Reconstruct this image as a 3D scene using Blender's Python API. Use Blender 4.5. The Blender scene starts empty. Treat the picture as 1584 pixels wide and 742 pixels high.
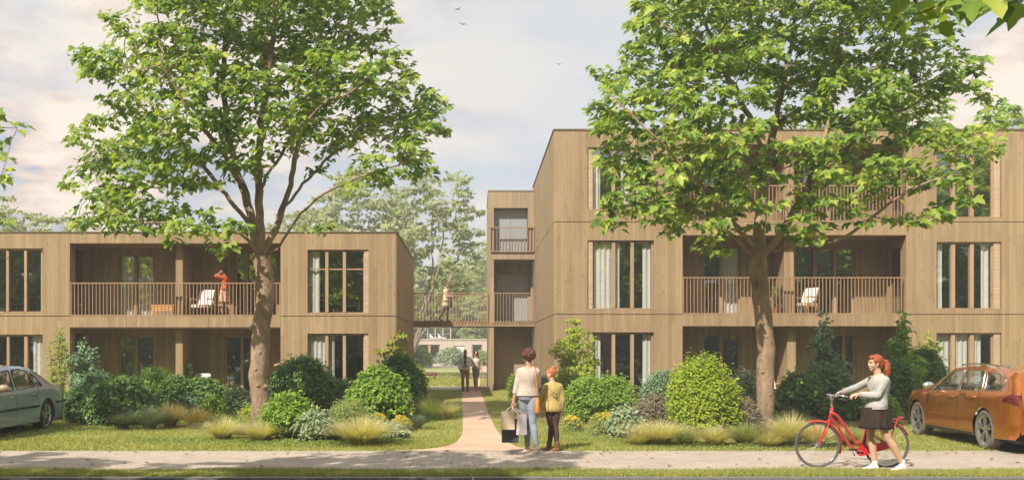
EXPO, SUNE, SKYS, HAZE = 0.44, 5.0, 0.070, 0.0018
import bpy, bmesh, math, random
import numpy as np
from mathutils import Vector, Matrix, Quaternion
from mathutils.geometry import delaunay_2d_cdt

rnd = random.Random(7)
C = bpy.context.scene.collection
SC = bpy.context.scene
R = math.radians
PI = math.pi

# ---------------------------------------------------------------- camera geometry
FPX, VX, VY, EYE = 1520.0, 732.0, 543.0, 1.7
def PX(px, Y): return (px - VX) / FPX * Y
def PZ(py, Y): return EYE - (py - VY) / FPX * Y
def GY(py): return FPX * EYE / (py - VY)
def G(px, py):
    Y = GY(py)
    return (PX(px, Y), Y, 0.0)

# ---------------------------------------------------------------- mesh builder
class MB:
    def __init__(s):
        s.v = []; s.f = []; s.m = []
    def add(s, vs, fs, mi=0):
        b = len(s.v)
        s.v += [tuple(v) for v in vs]
        s.f += [tuple(i + b for i in f) for f in fs]
        s.m += [mi] * len(fs)
        return s
    def box(s, x0, x1, y0, y1, z0, z1, mi=0):
        return s.add([(x0,y0,z0),(x1,y0,z0),(x1,y1,z0),(x0,y1,z0),(x0,y0,z1),(x1,y0,z1),(x1,y1,z1),(x0,y1,z1)],
              [(0,3,2,1),(4,5,6,7),(0,1,5,4),(1,2,6,5),(2,3,7,6),(3,0,4,7)], mi)
    def obox(s, c, ax, ay, az, mi=0):
        c, ax, ay, az = Vector(c), Vector(ax), Vector(ay), Vector(az)
        vs = [c + i*ax + j*ay + k*az for k in (-1,1) for j in (-1,1) for i in (-1,1)]
        return s.add(vs, [(0,2,3,1),(4,5,7,6),(0,1,5,4),(1,3,7,5),(3,2,6,7),(2,0,4,6)], mi)
    def quad(s, a, b, c, d, mi=0):
        return s.add([a,b,c,d], [(0,1,2,3)], mi)
    def ring(s, c, u, w, n):
        return [c + math.cos(2*PI*i/n)*u + math.sin(2*PI*i/n)*w for i in range(n)]
    def tube(s, pts, rad, n=8, mi=0, flat=1.0, closed=False):
        pts = [Vector(p) for p in pts]
        N = len(pts)
        if not hasattr(rad, '__len__'): rad = [rad]*N
        prev = None; vs = []
        for i, p in enumerate(pts):
            if closed: t = pts[(i+1) % N] - pts[i-1]
            else: t = (pts[min(i+1, N-1)] - pts[max(i-1, 0)])
            if t.length < 1e-9: t = Vector((0,0,1))
            t.normalize()
            if prev is None:
                u = t.orthogonal().normalized()
                if abs(t.z) < .9: u = (Vector((0,0,1)) - t*t.z).normalized()
            else: u = (prev - t*prev.dot(t))
            if u.length < 1e-6: u = t.orthogonal()
            u.normalize(); prev = u
            w = t.cross(u)
            vs += s.ring(p, u*rad[i], w*rad[i]*flat, n)
        fs = []
        for i in range(N if closed else N-1):
            for k in range(n):
                a = i*n + k; b = i*n + (k+1) % n
                c = ((i+1) % N)*n + (k+1) % n; d = ((i+1) % N)*n + k
                fs.append((a, b, c, d))
        if not closed:
            fs.append(tuple(range(n))[::-1]); fs.append(tuple((N-1)*n + k for k in range(n)))
        return s.add(vs, fs, mi)
    def bar(s, a, b, w, h=None, mi=0):
        a, b = Vector(a), Vector(b); h = h or w
        t = (b-a); L = t.length; t.normalize()
        u = Vector((0,0,1)).cross(t)
        if u.length < 1e-4: u = Vector((1,0,0))
        u.normalize(); v = t.cross(u)
        return s.obox((a+b)/2, t*L/2, u*w/2, v*h/2, mi)
    def ell(s, c, r, rot=None, nu=14, nv=9, mi=0):
        c = Vector(c); r = (r,r,r) if not hasattr(r, '__len__') else r
        vs = []
        for j in range(nv+1):
            th = PI*j/nv
            for i in range(nu):
                ph = 2*PI*i/nu
                q = Vector((r[0]*math.sin(th)*math.cos(ph), r[1]*math.sin(th)*math.sin(ph), r[2]*math.cos(th)))
                if rot is not None: q = rot @ q
                vs.append(c+q)
        fs = []
        for j in range(nv):
            for i in range(nu):
                a=j*nu+i; b=j*nu+(i+1)%nu; d=(j+1)*nu+i; e=(j+1)*nu+(i+1)%nu
                fs.append((a,d,e,b))
        return s.add(vs, fs, mi)
    def cap(s, a, b, ra, rb, n=12, mi=0):
        a, b = Vector(a), Vector(b); t = (b-a)
        L = t.length
        if L < 1e-6: return s.ell(a, ra, mi=mi)
        t.normalize()
        pts = []; rr = []
        for k in (0.02, .3, .6, .85): pts.append(a - t*ra*math.cos(k*PI/2)); rr.append(ra*math.sin(k*PI/2))
        pts.append(a); rr.append(ra); pts.append(b); rr.append(rb)
        for k in (.85, .6, .3, .02): pts.append(b + t*rb*math.cos(k*PI/2)); rr.append(rb*math.sin(k*PI/2))
        return s.tube(pts, rr, n, mi)
    def loft(s, rings, mi=0, caps=True):
        n = len(rings[0]); vs = [v for r in rings for v in r]; fs = []
        for i in range(len(rings)-1):
            for k in range(n):
                fs.append((i*n+k, i*n+(k+1)%n, (i+1)*n+(k+1)%n, (i+1)*n+k))
        if caps: fs.append(tuple(range(n))[::-1]); fs.append(tuple((len(rings)-1)*n+k for k in range(n)))
        return s.add(vs, fs, mi)
    def lathe(s, prof, c=(0,0,0), n=20, mi=0, axis='Z'):
        c = Vector(c); rings = []
        for r, z in prof:
            ring = []
            for k in range(n):
                a = 2*PI*k/n; p = Vector((r*math.cos(a), r*math.sin(a), z))
                if axis == 'Y': p = Vector((p.x, p.z, p.y))
                if axis == 'X': p = Vector((p.z, p.x, p.y))
                ring.append(c+p)
            rings.append(ring)
        return s.loft(rings, mi, caps=False)
    def prism(s, poly, d, mi=0):
        """poly: 3D points (planar), d: extrusion vector"""
        d = Vector(d); n = len(poly); vs = [Vector(p) for p in poly] + [Vector(p)+d for p in poly]
        fs = [tuple(range(n))[::-1], tuple(range(n, 2*n))]
        fs += [(k, (k+1)%n, (k+1)%n+n, k+n) for k in range(n)]
        return s.add(vs, fs, mi)
    def mesh(s, name):
        me = bpy.data.meshes.new(name); me.from_pydata(s.v, [], s.f); me.update(); return me
    def build(s, name, mats, parent=None, smooth=False, loc=None):
        me = s.mesh(name)
        if not isinstance(mats, (list, tuple)): mats = [mats]
        for m in mats: me.materials.append(m)
        if len(mats) > 1: me.polygons.foreach_set('material_index', s.m)
        if smooth:
            me.polygons.foreach_set('use_smooth', [True]*len(me.polygons))
        bm = bmesh.new(); bm.from_mesh(me); bmesh.ops.recalc_face_normals(bm, faces=bm.faces); bm.to_mesh(me); bm.free()
        if smooth == 'auto':
            me.set_sharp_from_angle(angle=R(38))
        return link(name, me, parent, loc)

def link(name, me, parent=None, loc=None):
    o = bpy.data.objects.new(name, me); C.objects.link(o)
    if parent is not None: o.parent = parent
    if loc is not None: o.location = loc
    return o
def tag(o, label=None, cat=None, group=None, kind=None):
    if label: o['label'] = label
    if cat: o['category'] = cat
    if group: o['group'] = group
    if kind: o['kind'] = kind
    return o
def thing(name, label, cat, loc=(0,0,0), rz=0, group=None):
    o = bpy.data.objects.new(name, None); C.objects.link(o)
    o.empty_display_size = .2
    o.location = loc; o.rotation_euler = (0,0,rz)
    return tag(o, label, cat, group)
def dup(root, loc, rz=0, label=None, scale=None):
    r = root.copy(); C.objects.link(r); r.location = loc; r.rotation_euler = (0,0,rz)
    if scale: r.scale = scale
    if label: r['label'] = label
    def rec(src, dst):
        for ch in list(src.children):
            c = ch.copy(); C.objects.link(c); c.parent = dst; rec(ch, c)
    rec(root, r)
    return r
def np_mesh(name, V, T, mat, parent=None, smooth=False, loc=None):
    """V (N,3) float, T list of (M,k) int arrays"""
    me = bpy.data.meshes.new(name)
    V = np.asarray(V, dtype=np.float32)
    me.vertices.add(len(V)); me.vertices.foreach_set('co', V.ravel())
    if not isinstance(T, list): T = [T]
    idx = np.concatenate([t.ravel() for t in T]).astype(np.int32)
    tot = np.concatenate([np.full(len(t), t.shape[1], dtype=np.int32) for t in T])
    start = np.concatenate([[0], np.cumsum(tot)[:-1]]).astype(np.int32)
    me.loops.add(len(idx)); me.loops.foreach_set('vertex_index', idx)
    me.polygons.add(len(tot)); me.polygons.foreach_set('loop_start', start); me.polygons.foreach_set('loop_total', tot)
    if smooth: me.polygons.foreach_set('use_smooth', np.ones(len(tot), dtype=bool))
    me.materials.append(mat)
    me.update(calc_edges=True); me.validate()
    return link(name, me, parent, loc)

# ---------------------------------------------------------------- materials
def newmat(name):
    m = bpy.data.materials.new(name); m.use_nodes = True
    nt = m.node_tree; b = nt.nodes['Principled BSDF']
    return m, nt, b
def nd(nt, typ, **kw):
    n = nt.nodes.new(typ)
    for k, v in kw.items():
        if k.startswith('i_'): n.inputs[k[2:].replace('_', ' ')].default_value = v
        else: setattr(n, k, v)
    return n
def col(c): return (c[0], c[1], c[2], 1)
def math_n(nt, op, a, b=None, c=None):
    n = nt.nodes.new('ShaderNodeMath'); n.operation = op
    for i, x in enumerate((a, b, c)):
        if x is None: continue
        if isinstance(x, (int, float)): n.inputs[i].default_value = x
        else: nt.links.new(x, n.inputs[i])
    return n.outputs[0]
def ramp(nt, fac, stops, interp='LINEAR'):
    n = nt.nodes.new('ShaderNodeValToRGB'); n.color_ramp.interpolation = interp
    e = n.color_ramp.elements
    while len(e) < len(stops): e.new(.5)
    for k, (p, c) in enumerate(stops):
        e[k].position = p; e[k].color = col(c) if len(c) == 3 else c
    if fac is not None: nt.links.new(fac, n.inputs[0])
    return n.outputs[0]
def mixc(nt, fac, a, b, mode='MIX'):
    n = nt.nodes.new('ShaderNodeMix'); n.data_type = 'RGBA'; n.blend_type = mode
    for s, x in ((0, fac), (6, a), (7, b)):
        if isinstance(x, (int, float)): n.inputs[s].default_value = x
        elif isinstance(x, tuple): n.inputs[s].default_value = col(x)
        else: nt.links.new(x, n.inputs[s])
    return n.outputs[2]
def bump(nt, b, h, strength=.3, dist=.01):
    n = nt.nodes.new('ShaderNodeBump'); n.inputs['Strength'].default_value = strength; n.inputs['Distance'].default_value = dist
    nt.links.new(h, n.inputs['Height']); nt.links.new(n.outputs[0], b.inputs['Normal'])
def texco(nt, which='Object', scale=None):
    t = nt.nodes.new('ShaderNodeTexCoord').outputs[which]
    if scale:
        m = nt.nodes.new('ShaderNodeMapping'); m.inputs['Scale'].default_value = scale
        nt.links.new(t, m.inputs[0]); t = m.outputs[0]
    return t
def noise(nt, vec, scale=5, detail=4, rough=.55, out=0, dist=0):
    n = nt.nodes.new('ShaderNodeTexNoise'); n.inputs['Scale'].default_value = scale; n.inputs['Detail'].default_value = detail
    n.inputs['Roughness'].default_value = rough; n.inputs['Distortion'].default_value = dist
    if vec is not None: nt.links.new(vec, n.inputs['Vector'])
    return n.outputs[out]

def plain(name, c, rough=.6, metal=0, var=.12, scale=12, spec=.5, bmp=0, coat=0):
    m, nt, b = newmat(name)
    t = texco(nt)
    f = noise(nt, t, scale, 5)
    lo = tuple(x*(1-var) for x in c); hi = tuple(min(1, x*(1+var)) for x in c)
    nt.links.new(ramp(nt, f, [(.3, lo), (.7, hi)]), b.inputs['Base Color'])
    b.inputs['Roughness'].default_value = rough; b.inputs['Metallic'].default_value = metal
    b.inputs['Specular IOR Level'].default_value = spec
    if coat: b.inputs['Coat Weight'].default_value = coat; b.inputs['Coat Roughness'].default_value = .03
    if bmp: bump(nt, b, noise(nt, t, scale*6, 3), bmp, .004)
    return m

def wood_cladding(name, c0, c1, w=.118, horiz=False, groove=.36, grain=1.0):
    m, nt, b = newmat(name)
    t = texco(nt)
    sp = nt.nodes.new('ShaderNodeSeparateXYZ'); nt.links.new(t, sp.inputs[0])
    u = math_n(nt, 'ADD', sp.outputs[0], sp.outputs[1]); u = math_n(nt, 'DIVIDE', u, w)
    z = sp.outputs[2]
    if horiz: u, z = math_n(nt, 'DIVIDE', sp.outputs[2], w), math_n(nt, 'ADD', sp.outputs[0], sp.outputs[1])
    fl = math_n(nt, 'FLOOR', u); fr = math_n(nt, 'FRACT', u)
    wn = nd(nt, 'ShaderNodeTexWhiteNoise', noise_dimensions='1D'); nt.links.new(fl, wn.inputs['W'])
    rv = wn.outputs[0]
    # board end joints at random heights
    zz = math_n(nt, 'FLOOR', math_n(nt, 'ADD', math_n(nt, 'DIVIDE', z, 3.1), math_n(nt, 'MULTIPLY', rv, 7.0)))
    wn2 = nd(nt, 'ShaderNodeTexWhiteNoise', noise_dimensions='2D')
    cb = nt.nodes.new('ShaderNodeCombineXYZ'); nt.links.new(fl, cb.inputs[0]); nt.links.new(zz, cb.inputs[1])
    nt.links.new(cb.outputs[0], wn2.inputs[0])
    # grain: stretched along z
    cg = nt.nodes.new('ShaderNodeCombineXYZ')
    nt.links.new(math_n(nt, 'MULTIPLY', u, 1.6), cg.inputs[0])
    nt.links.new(math_n(nt, 'ADD', math_n(nt, 'MULTIPLY', z, .35), math_n(nt, 'MULTIPLY', rv, 31)), cg.inputs[1])
    g = noise(nt, cg.outputs[0], 4, 6, .65, dist=.6)
    big = noise(nt, t, .45, 3)
    f = math_n(nt, 'ADD', math_n(nt, 'MULTIPLY', wn2.outputs[0], .34), math_n(nt, 'MULTIPLY', g, .72*grain))
    f = math_n(nt, 'ADD', f, math_n(nt, 'MULTIPLY', math_n(nt, 'SUBTRACT', big, .5), .55))
    base = ramp(nt, f, [(.15, c0), (.85, c1)])
    st = noise(nt, texco(nt, scale=(2.2,2.2,.16)), 1.6, 5, .7)
    base = mixc(nt, ramp(nt, st, [(.52, (0,0,0)), (.78, (.5,.5,.5))]), base, (c0[0]*.72, c0[1]*.76, c0[2]*.85))
    # knots
    ck = nt.nodes.new('ShaderNodeCombineXYZ'); nt.links.new(u, ck.inputs[0]); nt.links.new(math_n(nt, 'MULTIPLY', z, 2.2), ck.inputs[1]); nt.links.new(rv, ck.inputs[2])
    vo = nt.nodes.new('ShaderNodeTexVoronoi'); vo.inputs['Scale'].default_value = .95; nt.links.new(ck.outputs[0], vo.inputs['Vector'])
    kn = ramp(nt, vo.outputs['Distance'], [(.05, (1,1,1)), (.17, (0,0,0))])
    base = mixc(nt, math_n(nt, 'MULTIPLY', kn, .6), base, tuple(x*.42 for x in c0))
    # groove
    e = math_n(nt, 'ABSOLUTE', math_n(nt, 'SUBTRACT', fr, .5))
    gr = math_n(nt, 'GREATER_THAN', e, .462)
    base = mixc(nt, math_n(nt, 'MULTIPLY', gr, groove), base, tuple(x*.35 for x in c0))
    nt.links.new(base, b.inputs['Base Color'])
    b.inputs['Roughness'].default_value = .72; b.inputs['Specular IOR Level'].default_value = .25
    h = math_n(nt, 'SUBTRACT', math_n(nt, 'ADD', math_n(nt, 'MULTIPLY', g, .12), math_n(nt, 'MULTIPLY', wn2.outputs[0], .25)), gr)
    bump(nt, b, h, .45, .006)
    return m

def leafmat(name, stops, trans=.38, rough=.42, island=True, tcol=1.35):
    m, nt, b = newmat(name)
    g = nt.nodes.new('ShaderNodeNewGeometry')
    t = texco(nt)
    f = math_n(nt, 'ADD', math_n(nt, 'MULTIPLY', g.outputs['Random Per Island'], .62), math_n(nt, 'MULTIPLY', noise(nt, t, .9, 2), .5))
    c = ramp(nt, f, stops)
    nt.links.new(c, b.inputs['Base Color'])
    b.inputs['Roughness'].default_value = rough; b.inputs['Specular IOR Level'].default_value = .35
    tr = nt.nodes.new('ShaderNodeBsdfTranslucent')
    tc = mixc(nt, 1.0, c, (tcol, tcol*1.0, tcol*.35), 'MULTIPLY')
    nt.links.new(tc, tr.inputs[0])
    mx = nt.nodes.new('ShaderNodeMixShader'); mx.inputs[0].default_value = trans
    nt.links.new(b.outputs[0], mx.inputs[1]); nt.links.new(tr.outputs[0], mx.inputs[2])
    nt.links.new(mx.outputs[0], nt.nodes['Material Output'].inputs[0])
    return m

def glassmat(name, tint=(.8,.85,.85), refl=.35, rough=.01, f90=1.0):
    m, nt, b = newmat(name)
    nt.nodes.remove(b)
    tr = nt.nodes.new('ShaderNodeBsdfTransparent'); tr.inputs[0].default_value = col(tint)
    gl = nt.nodes.new('ShaderNodeBsdfGlossy'); gl.inputs['Roughness'].default_value = rough; gl.inputs[0].default_value = (1,1,1,1)
    lw = nt.nodes.new('ShaderNodeLayerWeight'); lw.inputs[0].default_value = .35
    lw.inputs[0].default_value = .5
    f = math_n(nt, 'ADD', math_n(nt, 'MULTIPLY', math_n(nt, 'POWER', lw.outputs['Facing'], 4.0), f90-refl), refl)
    # slight pane waviness
    bn = nt.nodes.new('ShaderNodeBump'); bn.inputs['Strength'].default_value = .035; bn.inputs['Distance'].default_value = .05
    nt.links.new(noise(nt, texco(nt), .8, 1), bn.inputs['Height']); nt.links.new(bn.outputs[0], gl.inputs['Normal'])
    mx = nt.nodes.new('ShaderNodeMixShader'); nt.links.new(f, mx.inputs[0])
    nt.links.new(tr.outputs[0], mx.inputs[1]); nt.links.new(gl.outputs[0], mx.inputs[2])
    nt.links.new(mx.outputs[0], nt.nodes['Material Output'].inputs[0])
    return m

M = {}
M['clad'] = wood_cladding('timber_cladding', (.240,.168,.095), (.405,.294,.172))
M['clad_fine'] = wood_cladding('timber_cladding_fine', (.25,.185,.12), (.41,.31,.20), w=.09, groove=.5)
M['soffit'] = wood_cladding('soffit_boards', (.24,.165,.095), (.38,.27,.16), w=.12)
M['pale_clad'] = wood_cladding('pale_timber', (.42,.36,.30), (.56,.49,.42), w=.16)
M['frame'] = wood_cladding('window_frame_wood', (.30,.195,.115), (.43,.30,.19), w=.5, groove=0)
M['panel'] = wood_cladding('vent_panel_wood', (.40,.27,.17), (.55,.41,.29), w=.05, horiz=True, groove=.3)
M['rail'] = plain('railing_paint', (.33,.21,.12), .5, var=.08)
M['capm'] = plain('parapet_metal', (.20,.14,.09), .45, .3)
M['joint'] = plain('joint_dark', (.05,.035,.025), .9)
M['white'] = plain('white_paint', (.75,.73,.70), .6, var=.05)
M['plaster'] = plain('interior_plaster', (.45,.42,.38), .9, var=.05)
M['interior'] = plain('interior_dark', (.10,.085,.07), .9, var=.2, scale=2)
M['glass'] = glassmat('window_glass', (.98,.99,.98), .27)
M['glass_far'] = glassmat('far_glass', (.9,.95,.95), .12)
M['concrete'] = plain('slab_concrete', (.40,.37,.33), .85, var=.1, scale=3)
M['door'] = plain('door_panel', (.33,.26,.19), .5, var=.08, scale=4)
M['door_grey'] = plain('gallery_door_panel', (.30,.33,.35), .35, var=.05)
M['bark'] = None
M['chairwood'] = plain('chair_wood', (.55,.30,.10), .5)
M['cushion'] = plain('cushion_fabric', (.72,.70,.68), .9, var=.05)
M['terracotta'] = plain('terracotta', (.42,.20,.11), .8)

def curtain_mat():
    m, nt, b = newmat('curtain_cloth')
    b.inputs['Base Color'].default_value = (.88,.87,.84,1); b.inputs['Roughness'].default_value = .9
    tr = nt.nodes.new('ShaderNodeBsdfTranslucent'); tr.inputs[0].default_value = (.8,.78,.74,1)
    mx = nt.nodes.new('ShaderNodeMixShader'); mx.inputs[0].default_value = .12
    nt.links.new(b.outputs[0], mx.inputs[1]); nt.links.new(tr.outputs[0], mx.inputs[2])
    nt.links.new(mx.outputs[0], nt.nodes['Material Output'].inputs[0])
    return m
M['curtain'] = curtain_mat()

def bark_mat(name, c0, c1, sc=1.0):
    m, nt, b = newmat(name)
    t = texco(nt, scale=(1,1,.45))
    a = noise(nt, t, 9*sc, 6, .65, dist=.4); p = noise(nt, t, 1.6*sc, 3)
    f = math_n(nt, 'ADD', math_n(nt, 'MULTIPLY', a, .6), math_n(nt, 'MULTIPLY', p, .5))
    nt.links.new(ramp(nt, f, [(.32, c0), (.75, c1)]), b.inputs['Base Color'])
    b.inputs['Roughness'].default_value = .9; b.inputs['Specular IOR Level'].default_value = .15
    bump(nt, b, math_n(nt, 'ADD', noise(nt, t, 22*sc, 6, .7), math_n(nt, 'MULTIPLY', noise(nt, t, 5*sc, 3, .6), 1.5)), 1.0, .035)
    return m
M['bark'] = bark_mat('bark_grey_brown', (.13,.085,.055), (.50,.37,.26))
M['twig'] = bark_mat('twig_brown', (.10,.065,.04), (.24,.16,.10), 2)
M['bark_far'] = bark_mat('bark_pale', (.18,.15,.12), (.36,.31,.26), .6)

# ---------------------------------------------------------------- render, camera, sun, sky
SC.render.engine = 'CYCLES'
SC.view_settings.view_transform = 'Standard'
try: SC.view_settings.look = 'None'
except Exception: pass
SC.view_settings.exposure = EXPO
SC.view_settings.gamma = 1.0
SC.cycles.use_denoising = True
try: SC.cycles.denoiser = 'OPENIMAGEDENOISE'
except Exception: pass
SC.cycles.max_bounces = 8; SC.cycles.diffuse_bounces = 3; SC.cycles.glossy_bounces = 3
SC.cycles.transparent_max_bounces = 12; SC.cycles.transmission_bounces = 4; SC.cycles.volume_bounces = 0
SC.cycles.use_adaptive_sampling = True; SC.cycles.adaptive_threshold = .015
SC.cycles.caustics_reflective = False; SC.cycles.caustics_refractive = False
SC.cycles.sample_clamp_indirect = 4

cam_d = bpy.data.cameras.new('camera'); cam = bpy.data.objects.new('camera', cam_d); C.objects.link(cam)
cam.location = (0, 0, EYE); cam.rotation_euler = (PI/2, 0, 0)
cam_d.sensor_width = 36; cam_d.lens = FPX/1584*36
cam_d.shift_x = (792-VX)/1584; cam_d.shift_y = (VY-371)/1584
cam_d.clip_end = 2000; cam_d.clip_start = .05
SC.camera = cam

LDIR = Vector((.58, .88, -1.0)).normalized()
sun_d = bpy.data.lights.new('sun', 'SUN'); sun = bpy.data.objects.new('sun', sun_d); C.objects.link(sun)
sun_d.energy = SUNE; sun_d.angle = R(.6); sun_d.color = (1.0, .90, .76)
sun.rotation_euler = LDIR.to_track_quat('-Z', 'Y').to_euler()
sun.location = (-20, -25, 40)

w = bpy.data.worlds.new('World'); SC.world = w; w.use_nodes = True
nt = w.node_tree; bg = nt.nodes['Background']
sky = nt.nodes.new('ShaderNodeTexSky'); sky.sky_type = 'NISHITA'; sky.sun_disc = False
sky.sun_elevation = math.asin(-LDIR.z)
sky.sun_rotation = math.atan2(-LDIR.x, -LDIR.y) 
sky.dust_density = 2.0; sky.air_density = 1.0; sky.ozone_density = 1.0
tc = nt.nodes.new('ShaderNodeTexCoord').outputs['Generated']
sp = nt.nodes.new('ShaderNodeSeparateXYZ'); nt.links.new(tc, sp.inputs[0])
# project onto a cloud plane so clouds flatten to the horizon
inv = math_n(nt, 'DIVIDE', 1.0, math_n(nt, 'ADD', math_n(nt, 'MAXIMUM', sp.outputs[2], 0.0), .22))
cv = nt.nodes.new('ShaderNodeCombineXYZ')
nt.links.new(math_n(nt, 'MULTIPLY', sp.outputs[0], inv), cv.inputs[0])
nt.links.new(math_n(nt, 'MULTIPLY', sp.outputs[1], inv), cv.inputs[1])
nt.links.new(math_n(nt, 'MULTIPLY', inv, .55), cv.inputs[2])
n1 = noise(nt, cv.outputs[0], 1.5, 9, .54, dist=.2)       # coverage
n2 = noise(nt, cv.outputs[0], 3.4, 9, .58, dist=.15)        # billows
n3 = noise(nt, cv.outputs[0], .8, 2, .5)                    # broad tone
# sky coverage heavier to the left (x<0)
cov = math_n(nt, 'ADD', n1, math_n(nt, 'MULTIPLY', n2, .22))
left = math_n(nt, 'MULTIPLY', sp.outputs[0], -1.0)
mask = ramp(nt, cov, [(.50, (0,0,0)), (.66, (1,1,1))])
K = 9.9
side = ramp(nt, math_n(nt, 'ADD', left, .5), [(.42, (0,0,0)), (.82, (1,1,1))])
edge = ramp(nt, sp.outputs[0], [(.30, (0,0,0)), (.46, (1,1,1))])
sidesum = math_n(nt, 'MAXIMUM', side, edge)
tone = math_n(nt, 'ADD', math_n(nt, 'MULTIPLY', math_n(nt, 'SUBTRACT', n2, .5), 1.9), math_n(nt, 'ADD', .36, math_n(nt, 'MULTIPLY', n3, .45)))
tone = math_n(nt, 'ADD', tone, math_n(nt, 'MULTIPLY', math_n(nt, 'SUBTRACT', sp.outputs[2], .20), .9))
ccol = ramp(nt, tone, [(.42, (.38*K,.46*K,.60*K)), (.54, (.62*K,.62*K,.69*K)), (.64, (1.0*K,.79*K,.68*K)), (.78, (1.15*K,1.02*K,.86*K))])
veil = ramp(nt, math_n(nt, 'ADD', math_n(nt, 'MULTIPLY', n1, .7), math_n(nt, 'MULTIPLY', n2, .3)), [(.37, (.66*K,.76*K,.87*K)), (.5, (.84*K,.87*K,.89*K)), (.62, (.99*K,.96*K,.90*K))])
m1 = mixc(nt, .86, sky.outputs[0], veil)
m2 = mixc(nt, math_n(nt, 'MULTIPLY', math_n(nt, 'MULTIPLY', mask, sidesum), .92), m1, ccol)
nt.links.new(m2, bg.inputs[0]); bg.inputs[1].default_value = SKYS
# ================================================================ GROUND
def ground_mats():
    m, nt, b = newmat('lawn_ground'); t = texco(nt)
    f = noise(nt, t, 1.3, 6, .65); g = noise(nt, t, 26, 4, .7)
    s = math_n(nt, 'ADD', math_n(nt, 'MULTIPLY', f, .6), math_n(nt, 'MULTIPLY', g, .4))
    nt.links.new(ramp(nt, s, [(.30, (.16,.18,.05)), (.52, (.28,.30,.085)), (.72, (.42,.40,.15))]), b.inputs['Base Color'])
    b.inputs['Roughness'].default_value = .95; bump(nt, b, g, .6, .02); M['lawn'] = m
    # brick pavers, small, running bond
    m, nt, b = newmat('brick_pavers'); t = texco(nt)
    br = nt.nodes.new('ShaderNodeTexBrick'); nt.links.new(t, br.inputs[0])
    br.inputs['Scale'].default_value = 1; br.inputs['Brick Width'].default_value = .21; br.inputs['Row Height'].default_value = .105
    br.inputs['Mortar Size'].default_value = .009; br.inputs['Color1'].default_value = (.34,.28,.245,1); br.inputs['Color2'].default_value = (.51,.43,.365,1)
    br.inputs['Mortar'].default_value = (.22,.19,.15,1); br.inputs['Bias'].default_value = .1
    c = mixc(nt, .35, br.outputs[0], ramp(nt, noise(nt, t, .7, 6, .65), [(.35, (.36,.30,.27)), (.65, (.56,.48,.40))]))
    nt.links.new(c, b.inputs['Base Color']); b.inputs['Roughness'].default_value = .85
    h = math_n(nt, 'ADD', math_n(nt, 'MULTIPLY', br.outputs[1], -1.0), math_n(nt, 'MULTIPLY', noise(nt, t, 30, 4), .5)); bump(nt, b, h, .6, .006)
    M['pavers'] = m
    m, nt, b = newmat('sandy_path'); t = texco(nt)
    f = math_n(nt, 'ADD', math_n(nt, 'MULTIPLY', noise(nt, t, 1.1, 5), .6), math_n(nt, 'MULTIPLY', noise(nt, t, 60, 3, .7), .4))
    nt.links.new(ramp(nt, f, [(.32, (.44,.30,.22)), (.68, (.64,.46,.34))]), b.inputs['Base Color'])
    b.inputs['Roughness'].default_value = .95; bump(nt, b, noise(nt, t, 80, 3), .5, .006); M['sand'] = m
    M['soil'] = plain('mulch_soil', (.17,.10,.055), .95, var=.45, scale=14, bmp=.8)
    M['asphalt'] = plain('asphalt', (.055,.054,.055), .9, var=.25, scale=30, bmp=.5)
    M['kerb'] = plain('kerb_stone', (.17,.16,.155), .85, var=.15, scale=8, bmp=.3)
    M['slab'] = plain('paving_slab', (.46,.42,.36), .85, var=.12, scale=3)
ground_mats()
def sheet(name, pts, z, mat, parent=None):
    mb = MB(); mb.add([(x, y, z) for x, y in pts], [tuple(range(len(pts)))])
    o = mb.build(name, mat, parent)
    if parent is None: tag(o, kind='structure')
    return o
Y_SB, Y_SF, Y_GF = 16.78, 13.97, 13.30
sheet('lawn', [(-400, Y_GF), (400, Y_GF), (400, 900), (-400, 900)], 0, M['lawn'])
sheet('verge', [(-400, -300), (400, -300), (400, 4.5), (-400, 4.5)], 0, M['lawn'])
sheet('road', [(-400, 4.4), (400, 4.4), (400, 13.12), (-400, 13.12)], -.11, M['asphalt'])
mb = MB()
x = -60
while x < 60:
    mb.box(x, x+.994, 13.12, 13.28, -.2, .012); x += 1.0
tag(mb.build('kerb', M['kerb']), kind='structure')
sheet('pavement', [(-60, Y_SF), (60, Y_SF), (60, Y_SB), (-60, Y_SB)], .005, M['pavers'])
left = [(714.5,601),(716,640),(716,662),(714,674),(706,684),(690,690.5),(660,694.5),(600,697.2)]
right = [(742,601),(746,612),(756,640),(765,660),(774,672),(784,683),(800,691),(830,696),(870,697.4)]
pp = [G(*p)[:2] for p in left] + [G(*p)[:2] for p in right[::-1]]
pp = [(x, max(y, Y_SB-.02)) for x, y in pp]
sheet('path', pp, .010, M['sand'])
sheet('cross_path', [(-30, 43.6), (30, 43.6), (30, 47.6), (-30, 47.6)], .006, M['slab'])
sheet('mat', [(-.55, 42.2), (.62, 42.2), (.62, 47.4), (-.48, 47.4)], .014, plain('brown_matting', (.22,.14,.09), .95))
sheet('garden_path', [(.25, 47.7), (.95, 47.7), (1.7, 118), (.2, 118)], .008, M['sand'])
mb = MB()
for x0, y0, x1, y1 in [(-7.5,60,-6.0,118),(-11,66,3,68.5),(-12,82,6,86),(-9,100,8,106)]:
    mb.quad((x0,y0,.02),(x1,y0,.02),(x1,y1,.02),(x0,y1,.02))
tag(mb.build('terrace_paving', M['slab']), kind='structure')
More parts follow.
